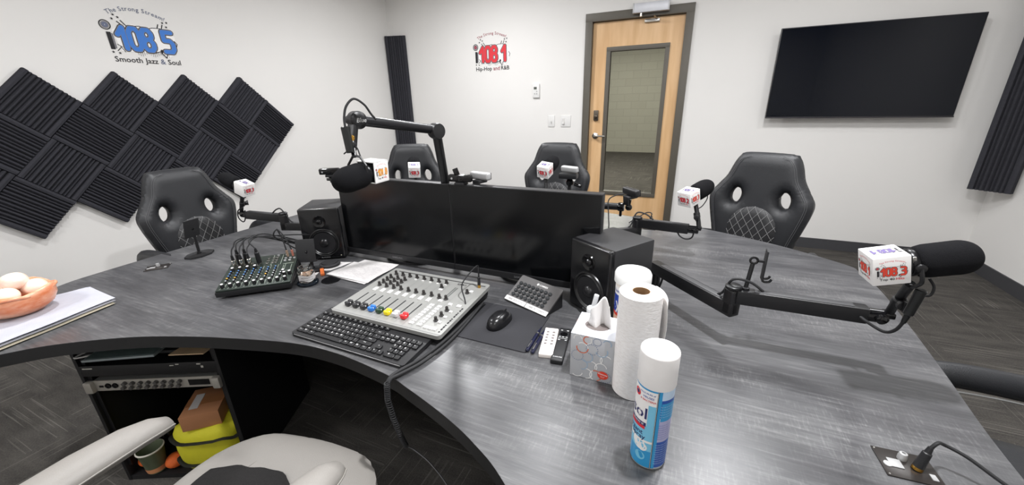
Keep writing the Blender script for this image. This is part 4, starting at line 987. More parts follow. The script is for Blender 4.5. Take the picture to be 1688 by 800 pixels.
# ------------------------------------------------------------------ papers, coaster, glass jar, discs
def sheet(lab, pts, z, name='paper_sheet', curl=None, lines=True, mat=None, grp=None):
    n, m_ = 14, 10; vs = []
    P = [Vector(p) for p in pts]
    for j in range(m_+1):
        for i in range(n+1):
            a, b_ = i/n, j/m_; q = (P[0]*(1-a)+P[1]*a)*(1-b_)+(P[3]*(1-a)+P[2]*a)*b_
            vs.append(Vector((q.x, q.y, z+(curl(a, b_) if curl else 0))))
    fs = [[j*(n+1)+i, j*(n+1)+i+1, (j+1)*(n+1)+i+1, (j+1)*(n+1)+i] for j in range(m_) for i in range(n)]
    k = len(vs); vs2 = vs+[v-Vector((0, 0, .0005)) for v in vs]; fs2 = fs+[[x+k for x in f[::-1]] for f in fs]
    c = sum(P, Vector((0, 0)))/4; r = thing(name, lab, 'paper', (c.x, c.y, ZD), group=grp)
    MB().raw(vs2, fs2, 0, True).build('sheet', mat or M('white_paper', (206, 203, 202), .8, var=.02), r, shade=True)
    if lines:
        t = MB(); rnd = random.Random(3)
        for j in range(3, 27):
            b_ = j/30; x = .08
            while x < .85:
                w_ = rnd.uniform(.02, .09)
                if rnd.random() < .62:
                    q = []
                    for (aa, bb_) in ((x, b_), (x+w_, b_), (x+w_, b_+.008), (x, b_+.008)):
                        v = (P[0]*(1-aa)+P[1]*aa)*(1-bb_)+(P[3]*(1-aa)+P[2]*aa)*bb_; q.append((v.x, v.y, z+.0004+(curl(aa, bb_) if curl else 0)))
                    t.raw(q, [[0, 1, 2, 3]])
                x += w_+.015
        t.build('printed_lines', M('pale_print', (176, 172, 174), .8), r)
    return r
sheet('long white printed paper between the left speaker and the silver console', [(-1.325, 1.04), (-1.105, 1.045), (-1.112, 1.245), (-1.30, 1.235)], ZD+.0055, curl=lambda a, b: .006*(1-b)*(1-a)+.002*sin(6*b))
sheet('second white paper peeking out under the long printed sheet', [(-1.32, 1.045), (-1.11, 1.033), (-1.12, 1.2), (-1.33, 1.2)], ZD+.0045, lines=False)
sheet('small white card under the black puck by the left speaker', [(-1.44, 1.045), (-1.36, 1.09), (-1.34, 1.20), (-1.425, 1.17)], ZD+.001, name='note_card', lines=False)
sheet('small paper scrap beside the mixer behind the glass jar', [(-1.405, .985), (-1.365, 1.01), (-1.39, 1.06), (-1.43, 1.03)], ZD+.001, name='paper_scrap', lines=False)
solo(MB().lathe([(.042, 0), (.044, .004), (.044, .009), (.04, .012), (0, .012)], (-1.408, 1.135, ZD+.0016), (0, 0, 1), 32).lathe([(.034, 0), (.032, .004), (0, .004)], (-1.408, 1.135, ZD+.0136), (0, 0, 1), 32), 'charging_puck', matte, 'round black puck on the white card beside the left speaker', 'charging pad')
solo(MB().lathe([(.036, 0), (.037, .002), (.036, .0035), (0, .0035)], (-1.275, 1.018, ZD), (0, 0, 1), 32), 'round_coaster', blackg, 'thin black round disc to the right of the glass jar, touching the papers', 'coaster')
solo(MB().lathe([(.036, 0), (.040, .003), (.040, .009), (.036, .012), (0, .012)], (-1.338, .962, ZD), (0, 0, 1), 32), 'charging_pad', M('glossy_black_blue_sheen', (14, 22, 30), .12), 'glossy black round pad directly under the labelled glass jar', 'charging pad')  # blue reflection is tinted into the pad's base colour
jar = thing('glass_jar', 'small clear glass jar with a paper label on a black round pad', 'jar', (-1.338, .962, ZD+.012))
MB().lathe([(0, 0), (.027, 0), (.031, .004), (.031, .045), (.0265, .05), (.0265, .062), (.024, .062), (.024, .05), (.0285, .044), (.0285, .006), (0, .004)], (-1.338, .962, ZD+.0122), (0, 0, 1), 32, cap=False).build('glass', glassm, jar)
m = MB(); n = 20; vs = []
for i in range(n+1):
    th_ = -1.75+2.3*i/n
    for z in (.010, .034): vs.append((-1.338+.0326*cos(th_), .962+.0326*sin(th_), ZD+.012+z+.004*sin(i*.4)))
m.raw(vs, [[2*i, 2*i+2, 2*i+3, 2*i+1] for i in range(n)], 0, True); lb_ = m.build('paper_label', M('white_paper'), jar)
def wrap(mb, s_, size, c, R, th0, z, mi=0, off=.0, sx=1):
    vs, fs = glyph(s_, size, off); a, b_ = width(s_, size, off)
    mb.raw([(c[0]+R*cos(th0+(v.x-(a+b_)/2)*sx/R), c[1]+R*sin(th0+(v.x-(a+b_)/2)*sx/R), z+v.y) for v in vs], fs, mi, False)
m = MB(); wrap(m, 'MICHALETTI', .008, (-1.338, .962), .0332, -.68, ZD+.034); wrap(m, 'RING HOLDER', .008, (-1.338, .962), .0332, -.68, ZD+.024); m.build('label_lettering', M('pencil_grey'), jar)
m = MB()
for k in range(5): m.tube([(-1.338+.012*cos(k*1.3), .962+.012*sin(k*1.3), ZD+.02), (-1.338+.018*cos(k*1.3+2), .962+.018*sin(k*1.3+2), ZD+.05)], .005, 8)
solo(m, 'paper_rolls', M('beige_paper', (206, 176, 156), .8), 'crumpled beige paper scraps inside the glass jar', 'paper', kind=None)
lt = MB(); lt.box((0, 0, .0), (.016, .07, .011), bev=.004, xf=T(-1.368, 1.058, ZD+.0065) @ RZ(.9)); solo(lt, 'lighter', M('orange_plastic', (228, 120, 60), .4), 'orange lighter lying behind the glass jar', 'lighter')

# ------------------------------------------------------------------ salt bowl on folded towels
tw_c = (-1.99, .44)
def towel(lab, z, col, pts, th, group):
    P = [Vector(p) for p in pts]; n = 24; vs = []
    for j in range(n+1):
        for i in range(n+1):
            a, b_ = i/n, j/n; q = (P[0]*(1-a)+P[1]*a)*(1-b_)+(P[3]*(1-a)+P[2]*a)*b_
            e = min(a, 1-a, b_, 1-b_)/.06; e = sqrt(max(0, 1-(1-min(e, 1))**2))
            vs.append((q.x, q.y, z+th*(.5+.5*e)+.0015*sin(9*a+5*b_)))
    N1 = len(vs)
    for j in range(n+1):
        for i in range(n+1):
            v = vs[j*(n+1)+i]; a, b_ = i/n, j/n; e = min(a, 1-a, b_, 1-b_)/.06; e = sqrt(max(0, 1-(1-min(e, 1))**2)); vs.append((v[0], v[1], z+th*.5*(1-e)))
    fs = []
    for j in range(n):
        for i in range(n):
            q = j*(n+1)+i; fs.append([q, q+1, q+n+2, q+n+1]); fs.append([q+N1, q+n+1+N1, q+n+2+N1, q+1+N1])
    rim = [i for i in range(n+1)]+[j*(n+1)+n for j in range(1, n+1)]+[n*(n+1)+i for i in range(n-1, -1, -1)]+[j*(n+1) for j in range(n-1, 0, -1)]
    fs += [[rim[i], rim[i]+N1, rim[(i+1) % len(rim)]+N1, rim[(i+1) % len(rim)]] for i in range(len(rim))]
    return solo(MB().raw(vs, fs, 0, True), 'folded_towel', M(col[0], col[1], .95, bump=.8, bs=600, spec=.05), lab, 'towel', group)
tp_ = [(-1.80, .21), (-1.868, .574), (-2.085, .585), (-2.20, .30)]
towel('cream folded towel, lowest under the salt bowl', ZD+.0003, ('cream_terry', (190, 182, 162)), [(p[0]+.004, p[1]-.006) for p in tp_], .009, 'folded towels')
towel('grey-white folded towel in the middle of the stack under the salt bowl', ZD+.0095, ('grey_terry', (158, 158, 164)), tp_, .008, 'folded towels')
towel('white folded towel, topmost under the salt bowl', ZD+.0178, ('white_terry', (186, 187, 197)), [(p[0]-.003, p[1]+.002) for p in tp_], .009, 'folded towels')
zb = ZD+.0285; bc = (-2.03, .392)
bw = thing('salt_bowl', 'orange pink salt stone bowl with petal rim on the folded towels', 'bowl', (bc[0], bc[1], zb))
def salt_mat(n, c, c2):
    m = bpy.data.materials.new(n); m.use_nodes = True; N = m.node_tree.nodes; Lk = m.node_tree.links; b = N['Principled BSDF']; tc = N.new('ShaderNodeTexCoord').outputs['Object']
    Lk.new(ramp(N, Lk, noise(N, Lk, tc, 14, (1, 1, 2.5), 5, .6), [(.35, rgb(c)), (.65, rgb(c2))]), b.inputs['Base Color']); b.inputs['Roughness'].default_value = .3
    b.inputs['Subsurface Weight'].default_value = .35; b.inputs['Subsurface Radius'].default_value = (.03, .015, .008); b.inputs['Subsurface Scale'].default_value = .3; return m
sb = salt_mat('orange_salt', (216, 126, 82), (236, 182, 152)); sp = salt_mat('pale_salt', (244, 212, 194), (250, 236, 226))
vs = []; prof = [(.032, 0), (.058, .004), (.084, .024), (.096, .052), (.098, .086), (.092, .092), (.086, .080), (.075, .055), (.05, .035), (.0, .03)]
n = 60
for k, (r_, h) in enumerate(prof):
    for i in range(n):
        th_ = 2*pi*i/n; pet = (abs(((th_*4/(2*pi)) % 1)-.5)*2); f = 1+(.05*(1-pet)-.03*pet)*(h/.084)
        hh = h*(1-.16*pet*(1 if 3 <= k <= 6 else .0)); vs.append((bc[0]+r_*f*cos(th_), bc[1]+r_*f*sin(th_), zb+hh))
MB().raw(vs, [[k*n+i, k*n+(i+1) % n, (k+1)*n+(i+1) % n, (k+1)*n+i] for k in range(len(prof)-1) for i in range(n)]+[list(range(n))[::-1]], 0, True).build('bowl_body', sb, bw, shade=True)
m = MB()
for k in range(4):
    a = pi/4+k*pi/2+.4; P = []
    for i in range(9):
        t = i/8; th_ = a-.9+1.8*t; rr_ = .1015*(1-.02*sin(pi*t))*(.75+.25*sin(pi*t*.9+.2)); P.append((bc[0]+rr_*cos(th_), bc[1]+rr_*sin(th_), zb+.03+.048*sin(pi*(.15+.7*t))))
    m.tube(P, .005, 8)
m.build('petal_ridges', sb, bw, shade=True)
for (x, y, z, r_, lab) in ((.012, .012, .112, .033, 'pale round salt stone, topmost in the salt bowl'), (.045, -.025, .078, .032, 'peach salt stone at the right of the salt bowl'), (-.04, .02, .074, .034, 'peach salt stone at the left of the salt bowl'), (.03, .045, .080, .032, 'pale salt stone at the back of the salt bowl'), (-.008, -.04, .074, .031, 'peach salt stone at the front of the salt bowl')):
    b = bmesh.new(); bmesh.ops.create_icosphere(b, subdivisions=4, radius=1)
    for v in b.verts: v.co = Vector((v.co.x*r_*1.08, v.co.y*r_, v.co.z*r_*.88))*(1+.02*sin(5*v.co.x+3*v.co.y))
    solo(MB().bm(b, 0, True, T(bc[0]+x, bc[1]+y, zb+z)), 'salt_stone', sp, lab, 'stone', 'stones in the salt bowl')

# ------------------------------------------------------------------ tissue box, towel roll, wipes, bottle, spray can
TB = dict(x0=-.212, x1=-.103, y0=.818, y1=.928, h=.127)
tb = thing('tissue_box', 'grey cube tissue box with ring pattern and a tissue sticking out', 'tissue box', ((TB['x0']+TB['x1'])/2, .873, ZD))
cxb, cyb, hw = (TB['x0']+TB['x1'])/2, .873, .0545
m = MB(); m.bx(-hw, hw, -hw, hw, 0, TB['h']-.0005); m.xf = Matrix()
bb_ = MB(T(cxb, cyb, ZD)); bb_.box((0, 0, .0625), (.109, .110, .125), bev=.0015); bb_.build('carton', M('pale_grey_card', (182, 183, 186), .5, var=.02), tb)
MB(T(cxb, cyb, ZD)).prism(rrect(-.0545, .0545, -.055, .055, .001), .1251, .1256, holes=[ell(0, .002, .032, .026, 32)]).build('top_panel', M('white_card', (206, 209, 216), .5, var=.02), tb)
MB(T(cxb, cyb, ZD)).prism(ell(0, .002, .032, .026, 32), .1252, .1254).build('opening', M('brown_grey_film', (112, 104, 102), .25), tb)
m = MB(); rnd = random.Random(5)
for face, X in (('f', T(cxb, cyb-.0553, ZD) @ RX(pi/2)), ('l', T(cxb-.0548, cyb, ZD) @ RZ(-pi/2) @ RX(pi/2)), ('r', T(cxb+.0548, cyb, ZD) @ RZ(pi/2) @ RX(pi/2)), ('b', T(cxb, cyb+.0553, ZD) @ RZ(pi) @ RX(pi/2))):
    for j in range(5):
        for i in range(4):
            x = -.036+.024*i+(.012 if j % 2 else 0); y = .016+.0245*j; k = (i*7+j*3) % 5; R = .0145
            R = min(R, .0535-abs(x), .124-y)
            a0 = rnd.uniform(0, 6.28); hh = .0002+.00004*(j*4+i)
            if R < .006: continue
            if k == 1:
                for q in range(18): disc(m, x+R*cos(q*.349), y+R*sin(q*.349), .0011, hh, 2, 6, X)
            else:
                strip(m, [(x+R*cos(a0+t*.28), y+R*sin(a0+t*.28)) for t in range(13 if k else 9)], .0024, hh, {0: 0, 2: 0, 3: 3, 4: 1}[k], X)
                if k == 4: strip(m, [(x+R*cos(a0+t*.28), y+R*sin(a0+t*.28)) for t in range(12, 21)], .0024, hh, 0, X)
m.build('ring_pattern', [whitei, M('orange_ring_ink', (222, 110, 70), .6), M('navy_dot_ink', (84, 104, 150), .6), M('sky_ring_ink', (158, 180, 200), .6)], tb)
m = MB(T(cxb, cyb-.0564, ZD) @ RX(pi/2)); poly(m, ell(.030, .022, .0135, .0115, 28, -.15), .0003, 0); Xr = T(.030, .022, .0006) @ RZ(-.15)
text(m, 'Kleenex', .0068, 0, .001, 0, 1, .012, xf=Xr); text(m, 'facial tissue', .0024, 0, -.0035, 0, 1, 0, xf=Xr); text(m, 'BRAND', .0024, 0, -.0065, 0, 1, 0, xf=Xr); m.build('brand_oval', [redo, whitei], tb)
m = MB(T(cxb, cyb, ZD)); text(m, 'Kleenex', .009, -.03, .041, .1258, 0, .005, xf=None); m.build('top_lettering', M('slate_print', (120, 132, 150), .6), tb)
ti = []; n, q_ = 22, 12      # tissue: a folded cone of thin paper
for j in range(q_+1):
    t = j/q_
    for i in range(n+1):
        a = i/n*2-1
        ti.append((a*(.031-.012*t)+.008*t*sin(3*a), .004+.011*sin(a*5.2+1.2*t)*(1-.2*t)+.0025*sin(11*a), .122+.058*t-.026*t*a*a+.014*a*t+.005*sin(7*a)*t))
solo_t = MB(T(cxb+.004, cyb-.002, ZD-.036) @ RZ(.1) @ Matrix.Diagonal((1.12, 1.1, 1.29, 1))).raw(ti, [[j*(n+1)+i, j*(n+1)+i+1, (j+1)*(n+1)+i+1, (j+1)*(n+1)+i] for j in range(q_) for i in range(n)], 0, True)
to = solo_t.build('tissue', M('tissue_paper', (222, 219, 217), .9, var=.02), tb, shade=True)
sol = to.modifiers.new('s', 'SOLIDIFY'); sol.thickness = .0006
# kitchen roll
tc_ = (-.057, .826)
tr = thing('paper_towel_roll', 'tall white paper towel roll standing behind the spray can', 'paper towel roll', (tc_[0], tc_[1], ZD))
def towel_mat():
    m = bpy.data.materials.new('embossed_paper_towel'); m.use_nodes = True; N = m.node_tree.nodes; Lk = m.node_tree.links; b = N['Principled BSDF']; tc = N.new('ShaderNodeTexCoord').outputs['Object']
    b.inputs['Base Color'].default_value = rgb((238, 234, 231)); b.inputs['Roughness'].default_value = .95
    f = noise(N, Lk, tc, 90, (1.2, 1.2, 3.2), 2, .5); bp = N.new('ShaderNodeBump'); bp.inputs['Strength'].default_value = .45; bp.inputs['Distance'].default_value = .0015; Lk.new(f, bp.inputs['Height']); Lk.new(bp.outputs[0], b.inputs['Normal'])
    cr = ramp(N, Lk, f, [(.35, rgb((234, 230, 227))), (.6, rgb((242, 239, 237)))]); Lk.new(cr, b.inputs['Base Color']); return m
tm = towel_mat(); R_ = .0475
MB().lathe([(.0195, 0), (R_-.002, 0), (R_, .002), (R_, .263), (R_-.003, .266), (.0195, .266), (.0195, 0)], (tc_[0], tc_[1], ZD), (0, 0, 1), 56, cap=False).build('paper_roll', tm, tr)
MB().lathe([(.0195, .001), (.0195, .2655), (.0182, .2655), (.0182, .001), (.0195, .001)], (tc_[0], tc_[1], ZD), (0, 0, 1), 40, cap=False).build('cardboard_core', M('brown_cardboard', (150, 118, 84), .85), tr)
vs = []; n, q_ = 14, 12
for j in range(q_+1):
    for i in range(n+1):
        t = i/n; th_ = .95-1.15*t; rad = R_+.0008+.012*t*t*(1+.0*j); vs.append((tc_[0]+rad*cos(th_)+.002*t*sin(j*.9), tc_[1]+rad*sin(th_), ZD+.003+(.262)*j/q_-.008*t*t*(j/q_)))
o = MB().raw(vs, [[j*(n+1)+i, j*(n+1)+i+1, (j+1)*(n+1)+i+1, (j+1)*(n+1)+i] for j in range(q_) for i in range(n)], 0, True).build('loose_sheet', tm, tr, shade=True); sm = o.modifiers.new('s', 'SOLIDIFY'); sm.thickness = .0006
# wipes canister
wc_ = (-.097, 1.036)
wp = thing('wipes_canister', 'white-lidded wipes canister with blue label behind the paper towel roll', 'canister', (wc_[0], wc_[1], ZD))
MB().lathe([(.043, 0), (.045, .003), (.045, .185), (.043, .19)], (wc_[0], wc_[1], ZD), (0, 0, 1), 40).build('canister_body', M('peach_white_plastic', (236, 226, 216), .4), wp)
MB().lathe([(.047, 0), (.050, .003), (.050, .026), (.046, .033), (.040, .0345), (.036, .031), (0, .031)], (wc_[0], wc_[1], ZD+.188), (0, 0, 1), 40).build('lid', M('frosted_white_lid', (232, 232, 230), .3), wp)
def band(mb, c, R, z0, z1, a0, a1, mi, n=28): mb.raw([(c[0]+R*cos(a0+(a1-a0)*i/n), c[1]+R*sin(a0+(a1-a0)*i/n), z) for i in range(n+1) for z in (z0, z1)], [[2*i, 2*i+2, 2*i+3, 2*i+1] for i in range(n)], mi, True)
m = MB(); band(m, wc_, .0453, ZD+.10, ZD+.155, pi, 2*pi, 0); band(m, wc_, .0453, ZD+.155, ZD+.180, pi, 2*pi, 1); band(m, wc_, .0453, ZD+.090, ZD+.10, pi, 2*pi, 2); band(m, wc_, .0453, ZD+.02, ZD+.09, pi, 2*pi, 3)
wrap(m, 'Lysol', .05, wc_, .0458, -1.95, ZD+.112, 1, .012); wrap(m, 'Disinfecting Wipes', .010, wc_, .0457, -2.0, ZD+.163, 0, .01); m.build('label', [M('royal_blue_ink', (38, 68, 168), .4), whitei, redo, M('peach_ink', (236, 190, 164), .5)], wp)
# soap bottle behind the tissue box
bt = thing('sanitizer_bottle', 'small translucent white flip-top bottle behind the tissue box', 'bottle', (-.196, .985, ZD))
frost = M('frosted_clear_plastic', (226, 230, 232), .25, trans=.35, ior=1.3)
MB().lathe([(.018, 0), (.021, .003), (.021, .07), (.016, .084), (.011, .088)], (-.196, .985, ZD), (0, 0, 1), 24).build('bottle_body', frost, bt)
MB().lathe([(.0155, 0), (.0155, .024), (.014, .027), (0, .027)], (-.196, .985, ZD+.086), (0, 0, 1), 24).build('cap', M('milky_white_cap', (224, 226, 228), .35), bt)
MB().box((0, 0, .022), (.014, .008, .05), bev=.004, seg=3, xf=T(-.193, .985, ZD+.11) @ RY(.18)).build('open_flap', M('milky_white_cap'), bt)
# spray can
cc = (-.002, .636); rc = .0328
sc = thing('spray_can', 'tall blue and white disinfectant spray can with white cap at the desk front', 'spray can', (cc[0], cc[1], ZD))
MB().lathe([(.029, 0), (.0315, .0015), (.0315, .004), (rc, .006), (rc, .182), (.031, .186)], (cc[0], cc[1], ZD), (0, 0, 1), 56).build('can_body', M('white_can_paint', (226, 230, 232), .28), sc)
MB().lathe([(.0335, 0), (.0342, .002), (.0338, .064), (.0332, .067), (.0318, .0685), (0, .0690)], (cc[0], cc[1], ZD+.184), (0, 0, 1), 56).build('cap', M('white_cap_plastic', (240, 237, 235), .35), sc)
MB().lathe([(rc+.0006, 0), (rc+.0008, .001), (rc+.0006, .002)], (cc[0], cc[1], ZD+.003), (0, 0, 1), 56, cap=False).build('bottom_rim', steelm, sc)
m = MB(); a0, a1 = -pi-.7, -1.40; R1 = rc+.0002; lb = [M('sky_blue_ink', (124, 196, 226), .3), M('deep_sky_ink', (52, 152, 206), .3), whitei, navyi, redi, M('mid_blue_ink', (40, 84, 170), .3), M('pale_blue_ink', (196, 218, 240), .3), M('can_seam_dark', (66, 70, 70), .4, .5), M('lilac_ink', (180, 178, 212), .4)]
band(m, cc, R1, ZD+.006, ZD+.045, a0, a1, 1); band(m, cc, R1, ZD+.045, ZD+.150, a0, a1, 0); band(m, cc, R1, ZD+.150, ZD+.180, a0, a1, 2); band(m, cc, R1, ZD+.180, ZD+.184, a0, a0+2*pi, 1)
band(m, cc, R1+.0002, ZD+.064, ZD+.069, a0, a1, 2)
band(m, cc, rc+.0006, ZD+.006, ZD+.183, -1.40, -1.33, 7, 4); band(m, cc, rc+.0009, ZD+.006, ZD+.183, -1.385, -1.37, 2, 4)
band(m, cc, R1, ZD+.006, ZD+.184, -1.33, -1.15, 1, 6); band(m, cc, R1, ZD+.125, ZD+.165, -1.15, .2, 5); band(m, cc, R1+.0001, ZD+.118, ZD+.158, -1.12, .2, 1)
band(m, cc, R1, ZD+.165, ZD+.184, -1.15, .2, 6); band(m, cc, R1, ZD+.070, ZD+.118, -1.15, .2, 8); band(m, cc, R1, ZD+.008, ZD+.070, -1.15, .2, 5); band(m, cc, R1, ZD+.075, ZD+.184, .2, 1.9, 6); band(m, cc, R1, ZD+.006, ZD+.075, .2, 1.9, 1)
m.build('label_bands', lb, sc)
m = MB(); R2 = R1+.0004
vs, n = [], 20
for i in range(n+1):
    th_ = -3.9+2.1*i/n; vs += [(cc[0]+R2*cos(th_), cc[1]+R2*sin(th_), ZD+.104+.002*sin(i*.2)), (cc[0]+R2*cos(th_), cc[1]+R2*sin(th_), ZD+.150+.004*(i/n))]
m.raw(vs, [[2*i, 2*i+2, 2*i+3, 2*i+1] for i in range(n)], 2, True)
wrap(m, 'Lysol', .034, cc, R2+.0003, -2.83, ZD+.118, 3, .014)
band(m, cc, R2+.0003, ZD+.101, ZD+.109, -3.7, -1.83, 3); band(m, cc, R2+.0003, ZD+.094, ZD+.101, -3.6, -1.88, 4)
wrap(m, 'BRAND III', .006, cc, R2+.0006, -2.35, ZD+.103, 2, .01); wrap(m, 'Disinfectant', .0145, cc, R2, -3.0, ZD+.080, 3, .012); wrap(m, 'Spray', .0145, cc, R2, -2.28, ZD+.070, 3, .012)
wrap(m, 'KILLS 99.9% of', .0048, cc, R2, -1.93, ZD+.172, 5, .01); wrap(m, 'VIRUSES', .006, cc, R2, -1.88, ZD+.164, 5, .01); wrap(m, '& BACTERIA', .0055, cc, R2, -1.88, ZD+.157, 4, .01)
disc_th = -2.35
def wdisc(th0, z, r_, mi): m.raw([(cc[0]+R2*cos(th0+r_*cos(2*pi*i/20)/R2), cc[1]+R2*sin(th0+r_*cos(2*pi*i/20)/R2), ZD+z+r_*sin(2*pi*i/20)) for i in range(20)], [list(range(20))], mi, False)
wdisc(-2.6, .166, .008, 4); wdisc(-2.6, .166, .004, 3)
for (t_, z_, r_) in ((-2.1, .056, .012), (-1.9, .052, .009), (-2.3, .06, .009), (-2.0, .03, .01)): wdisc(t_, z_, r_, 2 if z_ > .04 else 0)
for j in range(7): wrap(m, 'Directions use as told', .0035, cc, R2, -.75, ZD+.108-.0052*j, 5, 0, .9)
for j in range(9): wrap(m, 'Caution keep away heat', .0035, cc, R2, -.75, ZD+.062-.0056*j, 6, 0, .9)
for j in range(5): wrap(m, 'For use on hard areas', .0035, cc, R2, -.75, ZD+.15-.0056*j, 6, 0, .9)
m.build('label_artwork', lb, sc)

# ------------------------------------------------------------------ desk socket plates
def plate(lab, c, ang, sx, sy, xlr=None, up=None):
    X = T(c[0], c[1], ZD) @ RZ(ang); r = thing('desk_socket_plate', lab, 'socket plate', mw=X)
    MB().box((0, 0, .0012), (sx, sy, .0024), bev=.0008).build('metal_plate', M('brown_black_plate', (48, 44, 42), .3, .3), r, **L)
    MB().box((-sx*.22, -sy*.02, .0032), (sx*.24, sy*.3, .002), bev=.0006).build('hdmi_socket', silverp, r, **L)
    MB().prism(ell(-sx*.38, -sy*.1, sx*.07, sy*.1, 16), .0022, .004).build('round_socket', silverp, r, **L)
    MB().lathe([(.0075, 0), (.0075, .008), (.006, .014), (.003, .015), (.003, .010), (0, .010)], (-.002, sy*.22, .002), (0, 0, 1), 18).build('antenna_socket', silverp, r, **L)
    MB().box((sx*.36, -sy*.25, .0032), (sx*.1, sy*.2, .002)).build('usb_socket', silverp, r, **L)
    for a in (1, -1):
        for b_ in (1, -1): MB().lathe([(.0018, 0), (.0014, .0008), (0, .0008)], (a*sx*.45, b_*sy*.44, .0022), (0, 0, 1), 8).build('screw', steelm, r, **L)
    return X
XP = plate('black metal socket plate with plugged cable at the lower right of the desk', (.452, .800), .06, .086, .07)
a = XP @ Vector((.012, -.004, .003)); pc = thing('microphone_cable', 'black cable with gold-ringed plug in the socket plate at lower right', 'cable', tuple(a))
dv = Vector((.18, .12, .9)).normalized()
MB().cyl(a, a+dv*.006, .0085, n=16).build('gold_ring', brass, pc); MB().cyl(a+dv*.004, a+dv*.040, .0085, .0072, n=16, bev=.0015).cyl(a+dv*.038, a+dv*.052, .0055, .004, n=12).build('plug_body', blackp, pc)
MB().tube([a+dv*.048, a+dv*.062+Vector((.006, .002, 0)), (.500, .822, .787), (.530, .812, .779), (.565, .790, .764), (.60, .770, .75), (.640, .74, .735), (.672, .70, .68)], .0032, 8).build('lead', matte, pc)
plate('black metal socket plate on the left end of the desk', (-2.14, .83), .9, .085, .066)
XQ = plate('black metal socket plate with short black plug near the far side of the desk', (-.152, 2.19), .03, .085, .085)
a = XQ @ Vector((.012, .018, .003)); solo(MB().cyl(a, a+Vector((0, 0, .012)), .0095, n=14).cyl(a+Vector((0, 0, .012)), a+Vector((0, 0, .058)), .0085, .007, n=14).tube([a+Vector((0, 0, .055)), a+Vector((0, .004, .075)), a+Vector((-.03, .02, .07)), a+Vector((-.08, .03, .03)), a+Vector((-.12, .03, .0))], .003, 7), 'microphone_cable', blackp, 'short black plug standing in the far socket plate under the mic arm', 'cable')

# ------------------------------------------------------------------ microphones with station flags
FLAG = {}
flag_tags = [('Top 40', 1), ('Hits', 4)]
def flag(parent, c, ax, ay, az, s_=.0635, faces=(), open_face=None):
    X = Matrix(((ax.x, ay.x, az.x, c.x), (ax.y, ay.y, az.y, c.y), (ax.z, ay.z, az.z, c.z), (0, 0, 0, 1)))
    k = s_/2
    mb = MB(X)
    if open_face is None: mb.box((0, 0, 0), (s_, s_, s_), bev=.002)
    else:
        t = .003
        for (c_, d_) in (((0, 0, k-t/2), (s_, s_, t)), ((0, 0, -k+t/2), (s_, s_, t)), ((k-t/2, 0, 0), (t, s_, s_)), ((-k+t/2, 0, 0), (t, s_, s_)), ((0, k-t/2, 0), (s_, t, s_))): mb.box(c_, d_, bev=.0006)
    f = mb.build('mic_flag', whitef, parent)
    if open_face is not None: MB(X).box((0, -.001, 0), (s_-.007, s_-.004, s_-.007)).build('foam_insert', foamb, f)
    for (nm, rx, tags, last, fill, arc, dig) in faces:
        F = {'x-': RZ(-pi/2) @ RX(pi/2), 'x+': RZ(pi/2) @ RX(pi/2), 'y-': RX(pi/2), 'y+': RZ(pi) @ RX(pi/2), 'z+': RZ(rx)}[nm]
        Xf = X @ F @ T(0, -.001, k+.0003) @ Matrix.Scale(s_*.86, 4)
        logo_mb(Xf, last, tags, 3, arc, H=.002, simple=True, digits=dig).build('station_logo', [whitei, ink, greyi, {'red': redi, 'orange': orai, 'purple': purpi, 'redo': redo}[fill], redi], f)
    return X
def mic(lab, c, ax, ay, az, axis, f0, f1, foam_r, faces, seed=0, mount=None, group='studio microphones on the desk arms', open_face=None, blunt=.55):
    c = Vector(c); a = Vector(axis).normalized(); r = thing('microphone', lab, 'microphone', tuple(c-Vector((0, 0, .05))), group=None)
    flag(r, c, Vector(ax), Vector(ay), Vector(az), faces=faces, open_face=open_face)
    # foam windscreen: bullet shape
    prof = [(foam_r*.72, f0)]
    n = 14; l = f1-f0
    prof += [(foam_r*.93, f0+.006), (foam_r, f0+.018), (foam_r*1.0, f0+l*(1-blunt)+.001)]
    for i in range(1, n+1):
        t = i/n*pi/2; prof.append((foam_r*cos(t)**.8 if i < n else 0, f0+l*(1-blunt)+l*blunt*sin(t)))
    MB().lathe(prof, c, a, 40).build('foam_windscreen', foamb, r, shade=True)
    MB().lathe([(.02, -.028), (.023, -.026), (.023, .03), (.026, .034), (.026, f0+.004)], c, a, 28).lathe([(.0285, f0-.012), (.0295, f0-.010), (.0295, f0-.003), (.028, f0)], c, a, 28).build('mic_body', M('black_mic_metal', (22, 22, 24), .3, .4), r)
    return r, c, a
Vv = Vector
def ortho(x, z):
    x = Vv(x).normalized(); z = Vv(z); z = (z-x*z.dot(x)).normalized(); y = z.cross(x); return x, y, z
T40 = [('Top 40', 1), ('Hits', 4)]
# near right mic
x, y, z = ortho((.96, .10, .25), (-.25, -.05, .97))
MR = mic('large black foam microphone with white logo flag at the right edge of the desk', (.417, 1.027, 1.055), x, y, z, x, .050, .154, .0355, [('y-', 0, T40, '3', 'redo', 4, '108'), ('x-', 0, T40, '1', 'redo', 4, '108'), ('z+', pi*.5+pi*.5, [('Smooth', 1), ('Jazz', 1)], '1', 'purple', 1, '108')], blunt=.35)
yk = MB()
for s_ in (1, -1):
    p = MR[1]+x*.046+y*s_*.032; yk.lathe([(.009, 0), (.009, .005), (.006, .006)], p, y*s_, 14)
    yk.tube([p+y*s_*.003, p+y*s_*.004-z*.03, MR[1]+x*.046-z*.052+y*s_*.012, MR[1]+x*.046-z*.056], .004, 8)
yk.build('yoke', blackm, MR[0])
MB().box((0, 0, 0), (.006, .003, .014), bev=.001, xf=fr(MR[1]+x*.040+z*.016-y*.024, x, z)).build('glint_plate', steelm, MR[0])  # small bright plate stands in for reflections on the mic body
